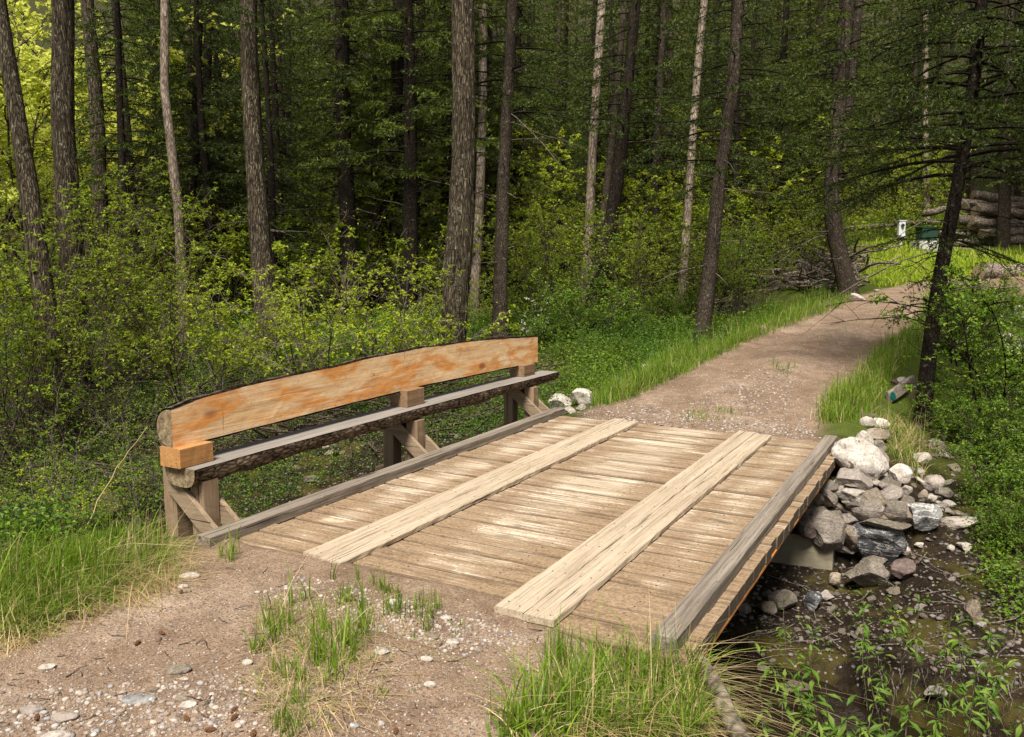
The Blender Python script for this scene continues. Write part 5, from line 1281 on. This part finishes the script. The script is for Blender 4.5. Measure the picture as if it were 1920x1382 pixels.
px_tree('fir_tree', [(1893, -10), (1890, 150), (1885, 330), (1880, 480)], 26, 18, 29, 'bark_fir', 'reddish fir trunk above the log pile at the right edge', cr(z0=5.0, R=2.8, nb=34, dead=16), 18)

tr15 = [o for o in COL.objects if o.get('label', '').startswith('dark leaning fir at the right bank')][0]
for q, (x_, y_, n_, R_2) in enumerate([(1737, 575, 7, .75), (1770, 440, 6, .9), (1752, 520, 4, .5)]):
    c_ = depth_pt(x_, y_, 11.3); g = crown_geo(lambda zz, c_=c_: c_[:2], c_[2]-.12, c_[2]+.12, R_2, n_, 700+q, dens=1.4, nl=.045, nw=.016, ztop=c_[2]+3, dead=0, droop=.5)
    put('low_bough', g.mesh('low_bough', [M['bark_dark'], M['needle'], M['twig_grey']], org=np.array(tr15.location)), tr15)

# forest firs: shared variants, each copy a tree of its own
FV = []
for q in range(5):
    g0 = Geo(); ht = 15
    zz = np.linspace(-.3, ht, 30); r = np.random.default_rng(300+q)
    P = np.stack([.10*np.sin(zz*.3+q), .10*np.cos(zz*.25+q*2), zz], -1); V, F, C = trunk_geo(P, np.interp(zz, [0, ht], [.15+.02*q, .03]), 12, 300+q, .08, 0, .3); g0.add(V, F)
    ax = lambda zv: np.array([np.interp(zv, C[:, 2], C[:, 0]), np.interp(zv, C[:, 2], C[:, 1])])
    z0 = [2.4, 3.2, 1.4, 4.0, 2.8][q]
    g1 = crown_geo(ax, z0, 13.5, 2.7, 80, 400+q, dens=1.0, nl=.095, nw=.03, ztop=15.5, dead=22, zdead=(.8, z0+2), sparse=.12)
    FV.append((g0.mesh('trunk', M[['bark_dark', 'bark_fir', 'bark_dark', 'bark_dark', 'bark_fir'][q]], True), g1.mesh('crown', [M['bark_dark'], M['needle_light' if q in (1, 3, 4) else 'needle'], M['twig_grey']])))
def fir(x, y, sc, v, rz, label, group):
    o = empty('fir_tree', (x, y, T(np.array([x]), np.array([y]))[0])); o.rotation_euler = (0, 0, rz); o.scale = (sc, sc, sc)
    put('trunk', FV[v][0], o); put('crown', FV[v][1], o); return tag(o, label, 'tree', group)
r = np.random.default_rng(17); pts = []
def ok(p, dmin):
    return all((p[0]-a)**2+(p[1]-b_)**2 > dmin*dmin for a, b_ in pts)
def px_of(x, y, z):
    d = np.array([x, y, z])-CAM; w_ = d@FWD; return (960+FPX*(d@RGT)/w_, 691-FPX*(d@UPV)/w_, w_)
tries = 0
while len(pts) < 150 and tries < 9000:
    tries += 1
    dep_ = r.uniform(21, 52); px_ = r.uniform(-150, 2050); p = depth_pt(px_, 500, dep_)
    if not ok(p, 1.7 if dep_ < 32 else 2.3): continue
    if abs(road_d(p[:1], p[1:2])[0]) < 3.2: continue
    if 1560 < px_ < 1960 and dep_ < 39: continue
    if 1480 < px_ <= 1560 and dep_ < 24: continue
    if 930 < px_ < 1560 and dep_ < 27: continue
    if 300 < px_ <= 930 and dep_ < 23: continue
    if px_ < 300 and not (235 < px_ and dep_ < 24): continue
    pts.append((p[0], p[1]))
    v = int(r.integers(0, 5)); side = 'left' if px_ < 1500 else 'right'
    fir(p[0], p[1], r.uniform(.8, 1.15), v, r.random()*6.28, 'dark fir crowded in the shaded forest left of the road' if side == 'left' else 'dark fir in the forest behind the road bend and log pile', 'firs of the shaded forest' if side == 'left' else 'firs behind the road bend')
tries = 0; far_n = 0
while far_n < 64 and tries < 3000:
    tries += 1; dep_ = r.uniform(54, 84); px_ = r.uniform(280, 1980); p = depth_pt(px_, 500, dep_)
    if not ok(p, 2.6): continue
    pts.append((p[0], p[1])); far_n += 1; fir(p[0], p[1], r.uniform(1.0, 1.35), int(r.integers(0, 5)), r.random()*6.28, 'distant fir on the dark wooded hillside at the very back', 'firs of the far hillside')
# firs that shade the right bank and close the right edge
for q, (px_, dep_, sc, v) in enumerate([(1950, 40, 1.0, 2), (1890, 41, 1.0, 0), (2040, 30, 1.0, 3)]):
    p = depth_pt(px_, 500, dep_); fir(p[0], p[1], sc, v, q*2., 'fir at the right edge of the scene beyond the creek bank', 'firs at the right edge')

# ---- things by the road bend
def log(x, y, z, L, R, az, tilt, label, bark='deadwood', group=None, cat='log', seed=0, name='log', endm='block', org=None):
    r = np.random.default_rng(seed); d = np.array([math.cos(az)*math.cos(tilt), math.sin(az)*math.cos(tilt), math.sin(tilt)])
    P = np.array([x, y, z])+d*np.linspace(-L/2, L/2, 12)[:, None]+r.normal(0, .012, (12, 3)); k = 14
    V, F = tube(P, R*np.linspace(1.05, .85, 12), k); V = V.reshape(12, k, 3)
    cc = P[:, None]; V = cc+(V-cc)*(1+.10*r.normal(size=(12, k, 1)))
    c = np.array([x, y, z]); o = empty(name, c)
    g = Geo(); g.add(V.reshape(-1, 3)-c, F); put('bark', g.mesh('bark', M[bark], True), o)
    for e, ring in ((0, V[0]), (1, V[-1])):
        g = Geo(); mid = ring.mean(0)-d*(.01 if e == 0 else -.01); g.add(np.concatenate([ring, [mid]])-c, np.array([[a_, (a_+1) % k, k] if e else [(a_+1) % k, a_, k] for a_ in range(k)])); put('cut_end', g.mesh('cut_end', M[endm]), o)
    return tag(o, label, cat, group)
def at_z(px_, py_, z):
    d = rays(px_, py_); return CAM+d*((z-H)/d[2])
def ground_at(px_, dep_):
    p = depth_pt(px_, 480, dep_); p[2] = T(p[:1], p[1:2])[0]; return p
r = np.random.default_rng(8)
c0 = ground_at(1890, 31); az0 = YAW
for row, (nrow, zz) in enumerate([(7, .18), (6, .46), (5, .74), (4, 1.02), (3, 1.28)]):
    for q in range(nrow):
        off = (q-(nrow-1)/2)*.42+r.normal(0, .05)
        dx = r.normal(0, .25)+row*.12
        x = c0[0]+math.cos(az0)*dx-math.sin(az0)*off; y = c0[1]+math.sin(az0)*dx+math.cos(az0)*off
        log(x, y, T(np.array([x]), np.array([y]))[0]+zz, r.uniform(2.6, 4.2), r.uniform(.13, .21), az0+r.normal(0, .16), r.normal(0, .06), 'weathered log stacked in the large pile at the right edge', group='logs of the large pile', seed=row*10+q, endm='endgrain')
for q, (px_, py_, dep_, L, R, da, lb) in enumerate([
  (1885, 512, 22, 1.5, .21, .15, 'short cut log round lying by the road bend'),
  (1760, 418, 34, 4.0, .10, .1, 'long grey fallen log behind the utility boxes'),
  (1640, 425, 34, 3.4, .10, -.1, 'fallen log lying left of the meter box'),
  (1800, 470, 29, 2.4, .06, -.5, 'thin pale pole lying on the meadow before the log pile'),
  (1870, 490, 27, 2.0, .07, .3, 'short bleached branch log below the log pile'),
  (1840, 455, 30, 3.0, .14, .1, 'orange brown peeled log at the foot of the log pile'),
  (1900, 448, 30, 2.4, .16, .05, 'reddish log at the foot of the pile near the right edge'),
  (1800, 385, 33, 3.0, .13, -.45, 'tilted log jutting out of the left top of the pile')]):
    p = ground_at(px_, dep_); s_ = depth_pt(px_, py_, dep_)
    log(p[0], p[1], max(p[2]+R*.7, s_[2]), L, R, YAW+da, .22 if q == 7 else r.normal(0, .05), lb, 'deadwood', seed=70+q, endm='endgrain')

# meter box on its post, transformer on its pad
p = ground_at(1687, 31)
mt = tag(empty('meter_pedestal', p), 'pale grey electric meter box on a short post in the sunny grass', 'meter box')
top = depth_pt(1687, 415, 31)[2]-p[2]
up = (-math.sin(YAW), math.cos(YAW), 0); ux = np.array([math.cos(YAW), math.sin(YAW), 0])
def box(parent, name, cx, cy, z0, z1, w_, d_2, mat, ch=.012):
    g = Geo(); g.add(*beam((cx, cy, z0), (cx, cy, z1), w_, d_2, up=up, seg=3, jit=0, ch=ch)); return put(name, g.mesh(name, M[mat]), parent)
box(mt, 'post', 0, 0, -.2, top-.45, .09, .09, 'meter_grey')
box(mt, 'cabinet', 0, 0, top-.52, top, .24, .16, 'meter_grey')
o = box(mt, 'lid', 0, 0, top+.002, top+.03, .28, .20, 'meter_grey')
g = Geo(); fy = np.array([-math.sin(YAW), math.cos(YAW), 0]); cpt = -fy*.10; V, F = tube(np.array([cpt+[0, 0, top-.16]-fy*-.02, cpt+[0, 0, top-.16]-fy*.05]), np.array([.06, .055]), 14); g.add(V, F); g.add(np.concatenate([V[14:], [V[14:].mean(0)]]), np.array([[a_, (a_+1) % 14, 14] for a_ in range(14)])); put('dial', g.mesh('dial', M['meter_dark']), mt)
box(mt, 'switch_box', .06, 0, top-.60, top-.50, .16, .15, 'meter_grey')
p = ground_at(1735, 29.5)
tr = tag(empty('transformer_box', p), 'dark green transformer cabinet on a pale concrete pad in the grass', 'transformer')
py0 = depth_pt(1735, 461, 29.5)[2]-p[2]; py1 = depth_pt(1735, 452, 29.5)[2]-p[2]; py2 = depth_pt(1735, 428, 29.5)[2]-p[2]
box(tr, 'pad', 0, 0, -.3, max(py1, .12), .78, .7, 'pad')
box(tr, 'cabinet', 0, 0, max(py1, .12)+.003, max(py2, .55), .56, .5, 'utility_green', .02)
box(tr, 'lid', 0, 0, max(py2, .55)+.002, max(py2, .55)+.04, .6, .54, 'utility_green', .02)
q_ = ux*.25; g = Geo(); V, F = rock_geo(5, 2, 2, .02); g.add(V*.06+q_+np.array([0, 0, max(py1, .12)+.10])-fy*.32, F); o = put('marker_cap', g.mesh('marker_cap', M['pad']), tr)

# grey board with a teal tag by the leaning fir
p = depth_pt(1668, 762, 11.6); a = depth_pt(1664, 770, 11.5); b_ = depth_pt(1712, 722, 11.9)
a[2] = max(a[2], T(a[:1], a[1:2])[0]+.05)
bd = tag(empty('leaning_board', a), 'weathered grey board with a round teal tag leaning against the dark fir', 'board')
g = Geo(); vdir = (b_-a)/np.linalg.norm(b_-a); nrm = -FWD+vdir*(vdir@FWD); a = a-np.array([0, 0, .06]); g.add(*beam(a, b_+vdir*.03, .17, .06, up=nrm, seg=10, jit=.004, ch=.02)); put('plank', g.mesh('plank', M['curb'], org=a), bd)
sd_ = np.cross(vdir, nrm/np.linalg.norm(nrm)); nn = nrm/np.linalg.norm(nrm)
ctr = a+vdir*.06+nn*.032; th = np.linspace(0, 2*pi, 25)[:-1]; ring = ctr+.06*(np.cos(th)[:, None]*vdir+np.sin(th)[:, None]*sd_)
g = Geo(); g.add(np.concatenate([ring, ring+nn*.014, [ctr+nn*.018]]), [np.array([[q, (q+1) % 24, 24+(q+1) % 24, 24+q] for q in range(24)]), np.array([[24+q, 24+(q+1) % 24, 48] for q in range(24)])]); put('round_tag', g.mesh('round_tag', M['teal'], org=a), bd)
g = Geo(); st = depth_pt(1706, 765, 11.9); zt_ = T(st[:1], st[1:2])[0]; g.add(*beam((st[0], st[1], zt_-.1), (st[0], st[1], b_[2]-.06), .15, .12, up=up, seg=6)); put('prop_post', g.mesh('prop_post', M['post'], org=a), bd)

# brush pile by the road bend, stump, retaining log, fallen branches
P = px_pts([(1470, 545), (1560, 480), (1620, 490), (1630, 520), (1540, 555)], 120, 81); r = np.random.default_rng(6)
base = P.mean(0); g = sticks(P, r.uniform(.6, 2.2, len(P)), .020, 'deadwood', r, 5, .35); tag(put('brush_pile', g.mesh('brush_pile', M['deadwood'], org=base), loc=base), 'heap of bleached dead branches left of the curved fir', 'brush pile')
P = px_pts([(1230, 600), (1340, 570), (1380, 590), (1300, 620)], 40, 82); base = P.mean(0); g = sticks(P, r.uniform(.5, 1.8, len(P)), .018, 'deadwood', r, 5, .3); tag(put('brush_pile', g.mesh('brush_pile', M['deadwood'], org=base), loc=base), 'scatter of dead branches behind the fir at the road grass', 'brush pile')
p = at(1385, 610); V, F, C = trunk_geo(np.array([[0, 0, -.1], [0, .01, .2], [.01, 0, .55]]), np.array([.22, .18, .17]), 20, 5, .2, .12, .3); V[-20:, 2] += np.random.default_rng(3).normal(0, .07, 20)
tag(put('tree_stump', mesh('tree_stump', V, F, M['bark_fir']), loc=p), 'splintered brown stump in the grass left of the road', 'stump')
a, b_ = at_z(1322, 1258, -.09), at_z(1392, 1384, -.10)
P = a+(b_-a)*np.linspace(-.1, 1.5, 22)[:, None]; P[:, 2] += .012*np.sin(np.arange(22)*.4); r = np.random.default_rng(2)
V, F = tube(P, .040+.008*fbm(np.arange(22)*.3, np.zeros(22), s=3), 14); V = V+r.normal(0, .002, V.shape); g = Geo(); g.add(V, F); c = P[5]
tag(put('bank_log', g.mesh('bank_log', M['deadwood'], True, org=c), loc=c), 'bleached pale log along the edge of the near bank at lower right', 'log')
for q, (x0, y0, x1, y1, rad, lb, mt_) in enumerate([
  (-20, 905, 300, 832, .045, 'dark crooked fallen branch low in the thicket left of the bench', 'twig'),
  (150, 840, 310, 825, .025, 'thin fallen branch pointing at the bench backrest', 'twig_grey'),
  (0, 960, 150, 905, .04, 'dark fallen branch in the leaves at the left edge', 'twig'),
  (440, 715, 590, 690, .016, 'arched reddish brown branch right behind the bench', 'twig'),
  (120, 1010, 280, 800, .005, 'straight thin tan stem slanting up left of the bench', 'straw'),
  (1240, 590, 1300, 620, .04, 'grey fallen limb at the forest edge left of the road', 'deadwood'),
  (1130, 560, 1190, 600, .03, 'bleached fallen limb in the ground cover by the dark leaning stem', 'deadwood'),
  (1720, 825, 1760, 860, .03, 'bleached root at the foot of the dark fir', 'deadwood'),
  (930, 330, 1060, 560, .012, 'thin pale dead limb hanging right of the slim fir', 'twig_grey')]):
    if q == 8: a, b_ = depth_pt(960, 215, 17.5), depth_pt(1050, 310, 17)
    else:
        a, b_ = at(x0, y0), at(x1, y1)
        if q == 4: a = depth_pt(150, 1010, 7.2); b_ = depth_pt(275, 800, 8.2)
    r = np.random.default_rng(90+q); t = np.linspace(0, 1, 12)[:, None]; P = a+(b_-a)*t+r.normal(0, .03, (12, 3))*(1 if q not in (4, 8) else .3)
    P[:, 2] += (.22 if q in (3,) else .05)*np.sin(t[:, 0]*pi)+rad*.6; c = P[6].copy()
    if q not in (4, 8): P[:, 2] = np.maximum(P[:, 2], T(P[:, 0], P[:, 1])+rad*.4)
    g = Geo(); g.add(*tube(P, np.linspace(1, .45, 12)*rad, 8)); tag(put('fallen_branch', g.mesh('fallen_branch', M[mt_], True, org=c), loc=c), lb, 'branch')
# roots hanging from the cut bank
r = np.random.default_rng(77); g = Geo()
for q in range(170):
    x = r.uniform(-.5, 1.6); y = 6.62+r.normal(0, .12); z = T(np.array([x]), np.array([y+.2]))[0]+.01
    g.add(*tube(curve((x, y, z), (r.normal(0, .3), -.5, -.8), r.uniform(.1, .45), 5, r, .2, -.05), np.linspace(.004, .0015, 6), 3))
tag(put('bank_roots', g.mesh('bank_roots', M['twig_grey'])), kind='stuff')
# ------------------------------------------------------------------ light
EXPO = .70
SUN_EL, SUN_AZ = math.radians(58), math.radians(163)   # azimuth clockwise from +Y: the sun stands behind the camera
w = bpy.data.worlds.new("World"); S.world = w; w.use_nodes = True
nt = w.node_tree; bg = nt.nodes['Background']
sky = nt.nodes.new('ShaderNodeTexSky'); sky.sky_type = 'NISHITA'; sky.sun_disc = False
sky.sun_elevation = SUN_EL; sky.sun_rotation = SUN_AZ
hs = nt.nodes.new('ShaderNodeHueSaturation'); hs.inputs['Saturation'].default_value = .15   # thin overcast
nt.links.new(sky.outputs[0], hs.inputs['Color']); nt.links.new(hs.outputs[0], bg.inputs[0]); bg.inputs[1].default_value = .05
sl = bpy.data.lights.new('sun', 'SUN'); sl.energy = 4.6; sl.angle = math.radians(18); sl.color = (1, .93, .82)
so = bpy.data.objects.new('sun', sl); COL.objects.link(so)
dv = Vector((math.sin(SUN_AZ)*math.cos(SUN_EL), math.cos(SUN_AZ)*math.cos(SUN_EL), math.sin(SUN_EL)))
so.rotation_euler = dv.to_track_quat('Z', 'Y').to_euler()
S.view_settings.view_transform = 'Standard'; S.view_settings.look = 'None'; S.view_settings.exposure = EXPO
S.view_settings.gamma = 1; S.view_settings.use_curve_mapping = False
c = S.cycles
c.max_bounces = 7; c.diffuse_bounces = 3; c.glossy_bounces = 2; c.transmission_bounces = 5; c.transparent_max_bounces = 6
c.caustics_reflective = False; c.caustics_refractive = False
c.use_denoising = True
S.render.film_transparent = False
